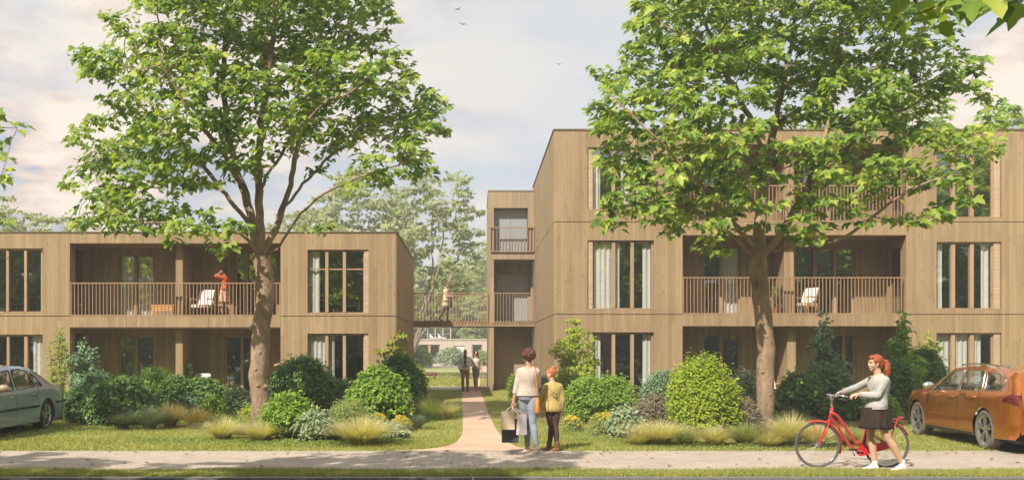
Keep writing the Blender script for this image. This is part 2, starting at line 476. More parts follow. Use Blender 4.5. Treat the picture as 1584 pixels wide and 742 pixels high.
# planting beds
def bed(pts, z=.007):
    sheet('planting_bed', [G(*p)[:2] for p in pts], z, M['soil'])
bed([(-30,640),(60,646),(130,655),(250,659),(380,668),(440,680),(520,684),(600,680),(650,666),(648,640),(622,628),(300,626),(-30,628)])
bed([(800,640),(860,662),(930,676),(1020,684),(1150,684),(1290,682),(1390,660),(1460,640),(1500,626),(1100,624),(870,626),(790,626)])

# ================================================================ BUILDINGS
class Plane:
    """a vertical wall plane; u along it, z up, d into the building"""
    def __init__(s, axis, pos, sgn=-1): s.axis, s.pos, s.sgn = axis, pos, sgn
    def p(s, u, z, d=0):
        return (u, s.pos + d, z) if s.axis == 'x' else (s.pos - s.sgn*d, u, z)
    def box(s, mb, u0, u1, z0, z1, d0, d1, mi=0):
        a = s.p(u0, z0, d0); b = s.p(u1, z1, d1)
        mb.box(min(a[0],b[0]), max(a[0],b[0]), min(a[1],b[1]), max(a[1],b[1]), z0, z1, mi)
    def wall(s, mb, u0, u1, z0, z1, holes, th=.25, d=0):
        us = sorted({u0, u1} | {min(max(h[k], u0), u1) for h in holes for k in (0, 1)})
        zs = sorted({z0, z1} | {min(max(h[k], z0), z1) for h in holes for k in (2, 3)})
        def hol(i, j):
            if i < 0 or j < 0 or i >= len(us)-1 or j >= len(zs)-1: return True
            cu, cz = (us[i]+us[i+1])/2, (zs[j]+zs[j+1])/2
            return any(h[0] < cu < h[1] and h[2] < cz < h[3] for h in holes)
        P = s.p
        for i in range(len(us)-1):
            for j in range(len(zs)-1):
                if hol(i, j): continue
                a, b, c, e = us[i], us[i+1], zs[j], zs[j+1]
                mb.quad(P(a,c,d), P(b,c,d), P(b,e,d), P(a,e,d))
                mb.quad(P(a,c,d+th), P(b,c,d+th), P(b,e,d+th), P(a,e,d+th))
                if hol(i-1, j): mb.quad(P(a,c,d), P(a,e,d), P(a,e,d+th), P(a,c,d+th))
                if hol(i+1, j): mb.quad(P(b,c,d), P(b,e,d), P(b,e,d+th), P(b,c,d+th))
                if hol(i, j-1): mb.quad(P(a,c,d), P(b,c,d), P(b,c,d+th), P(a,c,d+th))
                if hol(i, j+1): mb.quad(P(a,e,d), P(b,e,d), P(b,e,d+th), P(a,e,d+th))

def curtain(pl, u0, u1, z0, z1, d, parent, waves=None):
    n = max(8, int((u1-u0)/.022)); mb = MB(); vs = []
    ph = rnd.random()*6
    for k in range(n+1):
        u = u0 + (u1-u0)*k/n
        dd = d + .035*math.sin(k*.85+ph) + .012*math.sin(k*.31+ph*2)
        vs += [pl.p(u, z0+.01, dd), pl.p(u, z1, dd*.5+d*.5)]
    mb.add(vs, [(2*k, 2*k+2, 2*k+3, 2*k+1) for k in range(n)])
    return mb.build('curtain', M['curtain'], parent, smooth=True)

def window(pl, h, panes, parent, panel=None, lpanel=None, transom=None, curt=(), back=.11, fr=.055, fz0=.05, name='window', glass='glass'):
    """h = hole (u0,u1,z0,z1); panes = list of (u0,u1) glazed openings between mullions"""
    u0, u1, z0, z1 = h
    mb = MB(); e = .003
    pz0, pz1 = z0+fz0, z1-.06
    pl.box(mb, u0+e, u1-e, z0+e, pz0, back, back+.08)
    pl.box(mb, u0+e, u1-e, pz1, z1-e, back, back+.08)
    xs = [u0+e] + [v for p in panes for v in p] + [u1-e]
    for k in range(0, len(xs), 2):
        a, b = xs[k], xs[k+1]
        if b-a < .01: continue
        pr = -.045 if 0 < k < len(xs)-2 else 0
        pl.box(mb, a, b, pz0, pz1, back+pr, back+.08)
    if transom:
        for a, b in panes: pl.box(mb, a, b, transom-.02, transom+.02, back+.005, back+.06)
    # projecting sill
    pl.box(mb, u0+e, u1-e, z0+e*2, z0+.03, back-.1, back-.002)
    o = mb.build(name, M['frame'], parent)
    mb = MB()
    for a, b in panes: mb.quad(pl.p(a-.01,pz0-.01,back+.038), pl.p(b+.01,pz0-.01,back+.038), pl.p(b+.01,pz1+.01,back+.038), pl.p(a-.01,pz1+.01,back+.038))
    mb.build('pane', M[glass], o)
    if panel:
        mb = MB(); pl.box(mb, panel[0], panel[1], z0+.035, z1-.01, back-.06, back-.004)
        mb.build('vent_panel', M['panel'], o)
    for a, b in curt: curtain(pl, a, b, z0+.04, z1-.04, back+.13, o)
    return o

def railing(parent, p0, p1, zb, zt, step=.118, sw=.02, sd=.045, side_to=None, name='railing', mat='rail', base=True):
    """rail of flat vertical bars from p0 to p1 (x,y)"""
    mb = MB(); p0, p1 = Vector((*p0, 0)), Vector((*p1, 0)); L = (p1-p0).length; t = (p1-p0)/L; nrm = Vector((-t.y, t.x, 0))
    n = max(1, round(L/step))
    for k in range(n+1):
        c = p0 + t*L*k/n; c.z = (zb+zt)/2
        w_ = sw*1.5 if k in (0, n) else sw
        mb.obox(c, t*w_/2, nrm*sd/2, Vector((0,0,(zt-zb)/2-.002)))
    c = (p0+p1)/2; c.z = zt+.018; mb.obox(c, t*(L/2+.02), nrm*.032, Vector((0,0,.018)))
    if base: c = (p0+p1)/2; c.z = zb-.024; mb.obox(c, t*(L/2+.02), nrm*.03, Vector((0,0,.022)))
    return mb.build(name, M[mat], parent)

Y0 = 32.3
fx = lambda px: PX(px, Y0)
fz = lambda py: PZ(py, Y0)
def rc(x0, x1, y0, y1, Y=Y0): return (PX(x0,Y), PX(x1,Y), PZ(y1,Y), PZ(y0,Y))
TH = .25

def seams(mb, pl, u0, u1, z, d=-.002):
    pl.box(mb, u0, u1, z-.012, z+.012, d, .002)

def recess(root, x0, x1, py_top, zfl, ztop, depth, walls, part_at, doors, ret_win=None, face='r', top_floor=True):
    """loggia behind opening x0..x1 (px), floor z, soffit z. doors: list of (px0,px1,pytop,panes px, curtains) measured on the back wall"""
    a, b = fx(x0), fx(x1); Yb = Y0 + depth
    pl = Plane('x', Yb); mb = MB(); holes = []
    for d in doors: holes.append((PX(d[0],Yb), PX(d[1],Yb), zfl+.02, PZ(d[2],Yb)))
    pl.wall(mb, a-.2, b+.2, zfl, ztop, holes, .2)
    # side returns
    for xx, sg in ((a, 1), (b, -1)):
        p2 = Plane('y', xx, sg); hs = []
        if ret_win and ((ret_win[0] == 'l') == (sg == 1)): hs = [(Y0+.45, Y0+depth-.3, zfl+.02, zfl+2.35)]
        p2.wall(mb, Y0+TH, Yb, zfl, ztop, hs, .15)
        if hs:
            hh = hs[0]; window(p2, hh, [(hh[0]+.06, hh[1]-.06)], root, name='side_window', back=.04)
    mb.build('loggia_wall', M['clad'], root)
    mb = MB(); mb.box(a-.05, b+.05, Y0+TH-.01, Yb+.05, ztop+.002, ztop+.1); mb.build('soffit', M['soffit'], root)
    for d, h in zip(doors, holes):
        pn = [(PX(p, Yb), PX(q, Yb)) for p, q in d[3]]
        window(pl, h, pn, root, curt=[(PX(p,Yb), PX(q,Yb)) for p, q in d[4]], back=.06, name='glazed_door')
    for q0, q1 in part_at:
        mb = MB(); mb.box(PX(q0,Y0+.45), PX(q1,Y0+.45), Y0+.45, Yb-.003, zfl, ztop-.001)
        mb.build('partition', M['clad'], root)

# ---------------------------------------------------------------- left building, two storeys
XL0, XL1, YB_L = -19.0, fx(613), 41.8
zc, zt_ = fz(488.5), fz(358)
bl = thing('apartment_building', 'two storey timber clad apartment block with balcony, left of the path', 'building', (0,0,0))
plf = Plane('x', Y0)
hA = rc(-22, 66, 384, 483.5); hB = rc(108, 434, 376, 488.5); hC = rc(475.6, 570, 386, 485)
hD = rc(-22, 66, 517, 618); hE = (fx(108), fx(434), 0, fz(506.5)); hF = rc(475.6, 570, 515.5, 618)
hB = (hB[0], hB[1], zc+.0, hB[3])
mb = MB()
plf.wall(mb, XL0, XL1, zc+.012, zt_-.05, [hA, (hB[0], hB[1], zc, hB[3]), hC], TH)
plf.wall(mb, XL0, XL1, 0, zc-.012, [hD, hE, hF], TH)
pls = Plane('y', XL1, 1)
pls.wall(mb, Y0+TH, YB_L, zc+.012, zt_-.05, [], TH)
pls.wall(mb, Y0+TH, YB_L, 0, zc-.012, [], TH)
mb.box(XL0, XL0+.2, Y0+TH, YB_L, 0, zt_-.05)
mb.box(XL0, XL1-TH, YB_L-.25, YB_L, 0, zt_-.05)
mb.build('wall', M['clad'], bl)
for q in ((XL0+.02, hB[0]-.01, Y0+.02, Y0+TH-.02), (hB[1]+.01, XL1-.02, Y0+.02, Y0+TH-.02), (XL1-TH+.02, XL1-.02, Y0+TH, YB_L-.03)):
    mb = MB(); mb.box(*q, zc-.02, zc+.02); mb.build('storey_joint', M['joint'], bl)
mb = MB()
mb.box(XL0-.02, XL1+.03, Y0-.03, Y0+.32, zt_-.04, zt_+.0); mb.box(XL1-.3, XL1+.03, Y0+.32, YB_L+.02, zt_-.04, zt_)
mb.box(XL0+.2, XL1-.3, Y0+.32, YB_L-.1, zt_-.35, zt_-.25)
mb.build('roof', M['capm'], bl)
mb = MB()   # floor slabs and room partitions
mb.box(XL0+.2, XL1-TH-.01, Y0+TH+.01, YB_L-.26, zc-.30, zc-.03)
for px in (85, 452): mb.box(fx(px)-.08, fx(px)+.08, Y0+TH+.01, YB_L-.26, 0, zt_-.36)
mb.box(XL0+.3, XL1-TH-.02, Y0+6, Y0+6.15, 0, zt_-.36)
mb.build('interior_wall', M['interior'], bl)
mb = MB()  # balcony deck, from slab edge back to the loggia wall
mb.box(hB[0]-.05, hB[1]+.05, Y0+.02, Y0+1.75, zc-.10, zc-.013)
mb.build('balcony_deck', M['soffit'], bl)
mb = MB()
n = 9; e0, e1 = hB[0], hB[1]
seg = [0,.11,.19,.27,.38,.57,.66,.76,.88,1]
for k in range(n): mb.box(e0+(e1-e0)*seg[k]+.004, e0+(e1-e0)*seg[k+1]-.004, Y0-.012, Y0-.003, fz(505.5), zc-.016)
mb.build('slab_fascia', M['clad'], bl)
window(plf, hA, [(fx(-20),fx(-12)),(fx(-8),fx(9-1)),(fx(13-1),fx(36)),(fx(40),fx(61))], bl, curt=[])
window(plf, hD, [(fx(-20),fx(-12)),(fx(-8),fx(9)),(fx(13),fx(36)),(fx(41),fx(65))], bl, curt=[(fx(46),fx(64))])
window(plf, hC, [(fx(477.8),fx(502.6)),(fx(507.5),fx(529.8)),(fx(534.6),fx(561.4))], bl, transom=fz(415.7), panel=(fx(563.2),fx(569.7)), curt=[(fx(478),fx(493))])
window(plf, hF, [(fx(477.8),fx(502.6)),(fx(507.5),fx(529.8)),(fx(534.6),fx(561.4))], bl, panel=(fx(563.2),fx(569.7)), curt=[(fx(478),fx(501)),(fx(508),fx(516))])
recess(bl, 108, 434, 376, zc-.013, fz(376), 1.7, 1, [(271.7,282.6)],
       [(183,238.5,394,[(185.5,207),(212,236)],[(186,236)]), (362,428,386,[(366,378),(384,394),(398,410),(415,426)],[])], ret_win=('l',))
recess(bl, 108, 434, 506, 0.01, fz(507.5), 1.7, 1, [(271.7,282.6)],
       [(183,238.5,519,[(185.5,208),(213.5,236)],[]), (347,388,519,[(350,372),(376.5,386)],[])], ret_win=('l',))
railing(bl, (hB[0]+.03, Y0+.04), (hB[1]-.03, Y0+.04), zc+.045, fz(438.5))
# stone gabion by the terrace
mb = MB()
for i in range(70):
    cx, cz = rnd.uniform(fx(417),fx(431)), rnd.uniform(.05,1.35)
    mb.ell((cx, Y0+.75+rnd.uniform(-.05,.3), cz), (rnd.uniform(.05,.09), .08, rnd.uniform(.035,.06)), nu=7, nv=5)
tag(mb.build('gabion', plain('gabion_stone', (.38,.30,.20), .9, var=.4, scale=9), smooth=True), 'low stone gabion pillar on the ground terrace behind the left tree', 'gabion')

# ---------------------------------------------------------------- right building, three storeys
XR0, XR1, YB_R = fx(857), 19.8, 43.6
zr1, zr2, zrt = fz(485.7), fz(343), fz(199.5)
br_ = thing('apartment_building', 'three storey timber clad apartment block with loggias, right of the path', 'building', (0,0,0))
W1 = (908.8, 1011.5); W2 = (1448.7, 1549)
hR = {}
for k, (t, bt) in {'t':(228,325),'m':(371.5,478.5),'g':(513.5,620)}.items(): hR['a'+k] = rc(W1[0],W1[1],t,bt)
for k, (t, bt) in {'t':(234,337),'m':(374,478.5),'g':(514.5,620)}.items(): hR['b'+k] = rc(W2[0],W2[1],t,bt)
oT = (fx(1056), fx(1402), zr2, fz(222.7)); oM = (fx(1056), fx(1402), zr1, fz(363.5)); oG = (fx(1056), fx(1402), 0, fz(504))
mb = MB()
plf.wall(mb, XR0, XR1, zr2+.012, zrt-.05, [hR['at'], hR['bt'], oT], TH)
plf.wall(mb, XR0, XR1, zr1+.012, zr2-.012, [hR['am'], hR['bm'], oM], TH)
plf.wall(mb, XR0, XR1, 0, zr1-.012, [hR['ag'], hR['bg'], oG], TH)
plr = Plane('y', XR0, -1)
s1 = (40.1, 40.5, 6.25, 8.4); s2 = (40.1, 40.5, 3.3, 5.4); s3 = (40.1,40.5,.4,2.5)
plr.wall(mb, Y0+TH, YB_R, zr2+.012, zrt-.05, [s1], TH)
plr.wall(mb, Y0+TH, YB_R, zr1+.012, zr2-.012, [s2], TH)
plr.wall(mb, Y0+TH, YB_R, 0, zr1-.012, [s3], TH)
mb.box(XR1-.2, XR1, Y0+TH, YB_R, 0, zrt-.05)
mb.box(XR0+TH, XR1, YB_R-.25, YB_R, 0, zrt-.05)
mb.build('wall', M['clad'], br_)
for z in (zr1, zr2):
    for q in ((XR0+.02, oM[0]-.01, Y0+.02, Y0+TH-.02), (oM[1]+.01, XR1-.02, Y0+.02, Y0+TH-.02), (XR0+.02, XR0+TH-.02, Y0+TH, YB_R-.03)):
        mb = MB(); mb.box(*q, z-.02, z+.02); mb.build('storey_joint', M['joint'], br_)
mb = MB()
mb.box(XR0-.03, XR1+.02, Y0-.03, Y0+.32, zrt-.045, zrt); mb.box(XR0-.03, XR0+.3, Y0+.32, YB_R+.02, zrt-.045, zrt)
mb.box(XR0+.3, XR1-.2, Y0+.32, YB_R-.1, zrt-.35, zrt-.25)
mb.build('roof', M['capm'], br_)
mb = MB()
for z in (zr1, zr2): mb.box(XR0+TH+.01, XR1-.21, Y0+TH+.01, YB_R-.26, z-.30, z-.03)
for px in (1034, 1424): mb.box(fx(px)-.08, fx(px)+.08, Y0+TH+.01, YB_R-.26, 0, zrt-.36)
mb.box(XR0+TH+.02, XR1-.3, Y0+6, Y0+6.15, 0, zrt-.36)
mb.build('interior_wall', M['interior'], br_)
mb = MB()
for z in (zr1, zr2): mb.box(oM[0]-.05, oM[1]+.05, Y0+.02, Y0+1.75, z-.10, z-.013)
mb.build('balcony_deck', M['soffit'], br_)
PA = [(fx(918.5),fx(947)), (fx(952),fx(976)), (fx(981),fx(1008.5))]
PB = [(fx(1451),fx(1473)), (fx(1479),fx(1502)), (fx(1508),fx(1536))]
for k in 'tmg':
    cu = {'t': [(918.5,930),(962,976),(985,1008)], 'm': [(919,948),(952,960),(996,1008)], 'g': [(919,930),(996,1008)]}[k]
    window(plf, hR['a'+k], PA, br_, panel=(fx(910),fx(917)), curt=[(fx(a),fx(b)) for a, b in cu])
    cu = {'t': [], 'm': [(1451,1462),(1523,1535)], 'g': [(1451,1473),(1479,1502),(1510,1522)]}[k]
    window(plf, hR['b'+k], PB, br_, panel=(fx(1538.5),fx(1548)), curt=[(fx(a),fx(b)) for a, b in cu])
for s_ in (s1, s2, s3): window(plr, s_, [(s_[0]+.06, s_[1]-.06)], br_, back=.08, name='slit_window')
DM = [(1086,1146,381,[(1090,1113),(1118,1143)],[(1119,1143)]), (1228,1322,383,[(1232,1258),(1264,1289),(1294,1319)],[])]
recess(br_, 1056, 1402, 0, zr1-.013, fz(363.5), 1.7, 1, [(1213,1228)], DM, ret_win=('r',))
recess(br_, 1056, 1402, 0, zr2-.013, fz(222.7), 1.7, 1, [(1213,1228)], [(1086,1146,243,[(1090,1113),(1118,1143)],[]), (1240,1322,243,[(1244,1279),(1285,1319)],[])], ret_win=('r',))
recess(br_, 1056, 1402, 0, .01, fz(504), 1.7, 1, [(1218,1231)], [(1086,1146,516,[(1090,1113),(1118,1143)],[]), (1283,1325,516,[(1287,1303),(1308,1321)],[])], ret_win=('r',))
railing(br_, (oM[0]+.03, Y0+.04), (oM[1]-.03, Y0+.04), zr1+.045, fz(430))
railing(br_, (oT[0]+.03, Y0+.04), (oT[1]-.03, Y0+.04), zr2+.045, fz(288))

# ---------------------------------------------------------------- stair core and bridge
YC = 42.6
cx_ = lambda px: PX(px, YC)
cz_ = lambda py: PZ(py, YC)
core = thing('stair_tower', 'slim timber stair tower with gallery doors between bridge and tall block', 'building', (0,0,0))
pc = Plane('x', YC); XA, XB = cx_(755.5), XR0-.004
ztc = cz_(296)
niche = (cx_(764), cx_(816.5), cz_(390), cz_(321.5))
gal = (cx_(764), XB, 3.0, cz_(402)); grd = (cx_(764), XB, 0, 2.83)
mb = MB()
pc.wall(mb, XA, XB, cz_(401), ztc, [niche], .3)
pc.box(mb, XA, cx_(764), 0, cz_(401)-.001, 0, .3)
mb.box(XA, XA+.15, YC+.3, YC+5, 0, ztc); mb.box(XA+.15, XB, YC+4.8, YC+5, 0, ztc)
mb.box(XA+.15, XB-.11, YC+.3, YC+4.8, cz_(401), cz_(401)+.12)
mb.box(XB-.10, XB-.002, 43.62, YC+1.345, 0, cz_(401)-.002); mb.box(XB-.10, XB-.002, YC+1.502, YC+4.79, 0, cz_(401)-.002); mb.box(XB-.10, XB-.002, YC+.302, YC+4.79, cz_(401)+.002, ztc-.002)
pb = Plane('x', YC+1.35)
zb0 = PZ(424, YC+1.35)
pb.wall(mb, XA+.15, XB, 3.0, cz_(401), [(PX(768,YC+1.35), PX(817,YC+1.35), 3.02, zb0)], .15)
pb.wall(mb, XA+.15, XB, 0, 2.8, [(PX(767,YC+1.35), PX(813,YC+1.35), .02, PZ(525,YC+1.35))], .15)
mb.build('wall', M['clad_fine'], core)
mb = MB(); mb.box(XA-.02, XB-.03, YC-.02, YC+5.02, ztc+.001, ztc+.04); mb.build('roof', M['capm'], core)
def leafdoor(x0, x1, z0, z1, Y, mat):
    mb = MB(); xm = (x0+x1)/2
    for a, b in ((x0+.02, xm-.006), (xm+.006, x1-.02)): mb.box(a, b, Y+.06, Y+.1, z0+.02, z1-.02)
    mb.box(x0, x1, Y+.101, Y+.13, z0, z1)
    o = mb.build('door', M[mat], core)
    h = MB(); h.tube([(xm+.06, Y+.045, z0+.95), (xm+.06, Y+.045, z0+1.15)], .012, 6); h.build('handle', M['capm'], o)
leafdoor(PX(768,YC+1.35), PX(817,YC+1.35), 3.02, zb0, YC+1.35, 'door_grey')
leafdoor(PX(767,YC+1.35), PX(813,YC+1.35), .02, PZ(525,YC+1.35), YC+1.35, 'door')
mb = MB(); xm=(niche[0]+niche[1])/2
mb.box(niche[0]+.02, xm-.006, YC+.38, YC+.42, niche[2]+.02, niche[3]-.02); mb.box(xm+.006, niche[1]-.02, YC+.38, YC+.42, niche[2]+.02, niche[3]-.02); mb.box(niche[0]-.03, niche[1]+.03, YC+.43, YC+.45, niche[2]-.03, niche[3]+.03)
mb.build('door', M['door_grey'], core)
railing(core, (cx_(759), YC-.06), (XB-.03, YC-.06), cz_(389)+.03, cz_(352.6), step=.13)

bridge = thing('footbridge', 'timber footbridge with slatted railing joining the two blocks at first floor', 'bridge', (0,0,0))
mb = MB()
zbt, zbb = 3.02, cz_(504.5)
mb.box(-3.6, XB-.01, YC-.05, YC+.03, zbb, zbt-.06); mb.box(-3.6, XA-.01, YC+1.7, YC+1.78, zbb, zbt-.06)
mb.build('beam', M['soffit'], bridge)
mb = MB(); mb.box(-3.6, XB-.01, YC+.031, YC+1.34, zbb+.06, zbt-.0); mb.box(-3.6, XA-.01, YC+1.341, YC+1.699, zbb+.06, zbt)
mb.build('deck', M['soffit'], bridge)
railing(bridge, (-2.95, YC-.08), (cx_(754), YC-.08), zbt-.12, cz_(454), step=.135, base=False)
railing(bridge, (cx_(764.5), YC-.08), (XB-.03, YC-.08), zbt-.12, cz_(454), step=.135, base=False)
railing(bridge, (-2.95, YC+1.74), (cx_(754), YC+1.74), zbt-.05, cz_(454)+.0, step=.135, base=False)

# ---------------------------------------------------------------- pavilion far behind
YF = 125.0
px_ = lambda x: PX(x, YF); pz_ = lambda y: PZ(y, YF)
pav = thing('garden_pavilion', 'low pale timber house with glass upper storey across the courtyard', 'building', (0,0,0))
pf = Plane('x', YF); mb = MB()
hw = [(px_(647),px_(681),.1,pz_(532.5)), (px_(703),px_(718.5),.1,pz_(534)), (px_(730),px_(746),.9,pz_(532.5)), (px_(610),px_(632),.1,pz_(532.5)), (px_(770),px_(795),.1,pz_(532.5))]
pf.wall(mb, px_(560), px_(860), 0, pz_(525.5), hw, .3)
mb.box(px_(560), px_(860), YF+8, YF+8.3, 0, pz_(525.5)); mb.box(px_(560), px_(860), YF+.31, YF+8, 3.0, pz_(525.5)-.02)
mb.build('wall', M['pale_clad'], pav)
mb = MB(); mb.box(px_(559), px_(861), YF-.1, YF+.2, pz_(525.5)+.002, pz_(525.5)+.14); mb.build('roof_edge', M['pale_clad'], pav)
for h in (hw[0], hw[3], hw[4]):
    m_ = (h[0]+h[1])/2
    window(pf, h, [(h[0]+.2, m_-.18), (m_+.18, h[1]-.2)], pav, glass='glass_far')
window(pf, hw[2], [(hw[2][0]+.12, hw[2][1]-.12)], pav, glass='glass_far')
mb = MB(); pf.box(mb, hw[1][0]+.03, hw[1][1]-.03, .1, hw[1][3]-.04, .15, .22); dd = mb.build('door', M['white'], pav)
mb = MB(); mb.box(hw[1][1]-.3, hw[1][1]-.24, YF+.08, YF+.14, 1.0, 1.2); mb.build('handle', M['capm'], dd)
g0, g1, gt, gY = px_(600), PX(697, YF+2), PZ(506.5, YF+2), YF+2
mb = MB()
zb_ = pz_(525.5)
for k in range(9):
    x = g0+(g1-g0)*k/8; mb.box(x-.06, x+.06, gY, gY+.12, zb_, gt)
for z in (zb_+.03, (zb_+gt)/2, gt-.05): mb.box(g0, g1, gY+.121, gY+.2, z-.05, z+.05)
mb.box(g0, g1+.1, gY-.1, gY+4, gt+.002, gt+.12)
fr = mb.build('glasshouse_frame', M['pale_clad'], pav)
mb = MB(); mb.box(g0, g1, gY+.05, gY+.07, zb_, gt); mb.box(g1-.02, g1, gY+.2, gY+4, zb_, gt); mb.box(g0,g1,gY+3.9,gY+4,zb_,gt); mb.build('pane', M['glass_far'], fr)
sheet('terrace', [(px_(620),112),(px_(760),112),(px_(760),YF-.01),(px_(620),YF-.01)], .012, M['slab'])
# ================================================================ VEGETATION
LEAF_GREEN = [(.2,(.030,.075,.012)), (.5,(.075,.150,.020)), (.8,(.150,.235,.030)), (1.0,(.24,.31,.045))]
M['leaf_maple'] = leafmat('maple_leaf', [(.15,(.075,.155,.032)), (.42,(.165,.28,.048)), (.72,(.34,.45,.078)), (1.0,(.66,.69,.17))], .47, .42)
M['leaf_back'] = leafmat('dark_tree_leaf', [(.2,(.14,.26,.04)), (.6,(.30,.44,.07)), (1.0,(.55,.62,.12))], .7, .5)
M['leaf_far'] = leafmat('pale_tree_leaf', [(.2,(.18,.25,.07)), (.6,(.33,.40,.13)), (1.0,(.48,.53,.22))], .4, .5)
M['leaf_willow'] = leafmat('willow_leaf', [(.2,(.24,.29,.16)), (.6,(.38,.43,.26)), (1.0,(.54,.58,.39))], .35, .5)
M['leaf_dark'] = leafmat('shrub_dark_leaf', [(.2,(.055,.13,.035)), (.6,(.12,.23,.05)), (1.0,(.24,.36,.08))], .3, .45)
M['leaf_mid'] = leafmat('shrub_mid_leaf', [(.2,(.11,.22,.03)), (.6,(.22,.37,.045)), (1.0,(.40,.52,.08))], .35, .45)
M['leaf_lime'] = leafmat('shrub_lime_leaf', [(.2,(.18,.28,.02)), (.6,(.34,.44,.03)), (1.0,(.52,.56,.07))], .35, .45)
M['leaf_teal'] = leafmat('shrub_teal_leaf', [(.2,(.08,.16,.08)), (.6,(.16,.27,.14)), (1.0,(.30,.42,.22))], .2, .45)
M['leaf_silver'] = leafmat('shrub_silver_leaf', [(.2,(.13,.20,.09)), (.6,(.30,.38,.22)), (1.0,(.55,.58,.42))], .25, .5)
M['leaf_grey'] = leafmat('shrub_greybrown_leaf', [(.2,(.13,.11,.07)), (.6,(.24,.21,.14)), (1.0,(.36,.32,.22))], .2, .6)
M['blade_straw'] = leafmat('straw_blade', [(.2,(.42,.41,.19)), (.6,(.66,.61,.35)), (1.0,(.84,.77,.52))], .35, .6)
M['blade_green'] = leafmat('green_blade', [(.2,(.18,.25,.07)), (.6,(.34,.39,.13)), (1.0,(.52,.54,.25))], .35, .6)
M['blade_blue'] = leafmat('bluegreen_blade', [(.2,(.09,.14,.08)), (.6,(.17,.22,.13)), (1.0,(.26,.31,.20))], .3, .6)
M['blade_brown'] = leafmat('bronze_blade', [(.2,(.20,.17,.06)), (.6,(.36,.28,.11)), (1.0,(.55,.44,.22))], .3, .6)
M['blade_lawn'] = leafmat('lawn_blade', [(.2,(.19,.22,.05)), (.6,(.36,.38,.10)), (1.0,(.54,.51,.20))], .3, .7)
M['yellow'] = plain('yellow_petals', (.75,.55,.03), .6, var=.15)
M['blue'] = plain('blue_petals', (.20,.22,.42), .6, var=.2)
M['whitefl'] = plain('white_petals', (.75,.73,.62), .6, var=.1)

# palmate leaf (5 lobes), folded along the midrib; y = length, x = half width
_h = [(0,0),(.16,-.05),(.42,.06),(.36,.20),(.58,.50),(.33,.50),(.24,.60),(.22,.78),(0,1.06)]
def leaf_template(kind):
    if kind == 'palm':
        R_ = [(x, y, abs(x)*.30 - .18*y*y) for x, y in _h]; L_ = [(-x, y, z) for x, y, z in R_[1:-1]]
        V = np.array(R_ + L_); n = len(R_)
        fr = list(range(n)); fl = [0, n-1] + list(range(n+len(L_)-1, n-1, -1))
        return V, [np.array([fr]), np.array([fl])]
    if kind == 'oval':
        R_ = [(0,0),(.20,.22),(.26,.5),(.16,.8),(0,1)]; z = lambda x, y: abs(x)*.35-.12*y*y
        A = [(x,y,z(x,y)) for x,y in R_]; B = [(-x,y,z(x,y)) for x,y in R_[1:-1]]
        V = np.array(A+B); n = len(A)
        return V, [np.array([list(range(n))]), np.array([[0, n-1]+list(range(n+len(B)-1, n-1, -1))])]
    if kind == 'rhomb':
        V = np.array([(0,0,0),(.3,.45,.08),(0,1,-.08),(-.3,.45,.08)]); return V, [np.array([[0,1,2,3]])]
    if kind == 'clump':   # three blades fanned: reads as foliage at distance
        V = []; F = []
        for a in (-.7, 0, .75):
            c, s = math.cos(a), math.sin(a)
            b = len(V)
            for x, y, z in ((0,0,0),(.24,.5,.1),(0,1,-.1),(-.24,.5,.1)): V.append((x*c+y*s, -x*s+y*c, z+.15*a))
            F.append([b,b+1,b+2,b+3])
        return np.array(V), [np.array(F)]
    if kind == 'willow':
        V = np.array([(0,0,0),(.09,.4,.02),(0,1,-.15),(-.09,.4,.02)]); return V, [np.array([[0,1,2,3]])]

def scatter_leaves(pos, nrm, dirn, size, kind):
    """pos (N,3), nrm (N,3) leaf normal, dirn (N,3) leaf axis; returns V, T"""
    tv, tf = leaf_template(kind); N = len(pos)
    nrm = nrm/np.maximum(np.linalg.norm(nrm, axis=1, keepdims=True), 1e-6)
    d = dirn - nrm*np.sum(dirn*nrm, axis=1, keepdims=True)
    d = d/np.maximum(np.linalg.norm(d, axis=1, keepdims=True), 1e-6)
    s = np.cross(d, nrm)
    V = pos[:,None,:] + size[:,None,None]*(tv[None,:,0,None]*s[:,None,:] + tv[None,:,1,None]*d[:,None,:] + tv[None,:,2,None]*nrm[:,None,:])
    off = (np.arange(N)*len(tv))[:,None,None]
    T = [(f[None,:,:] + off).reshape(-1, f.shape[1]) for f in tf]
    return V.reshape(-1,3), T

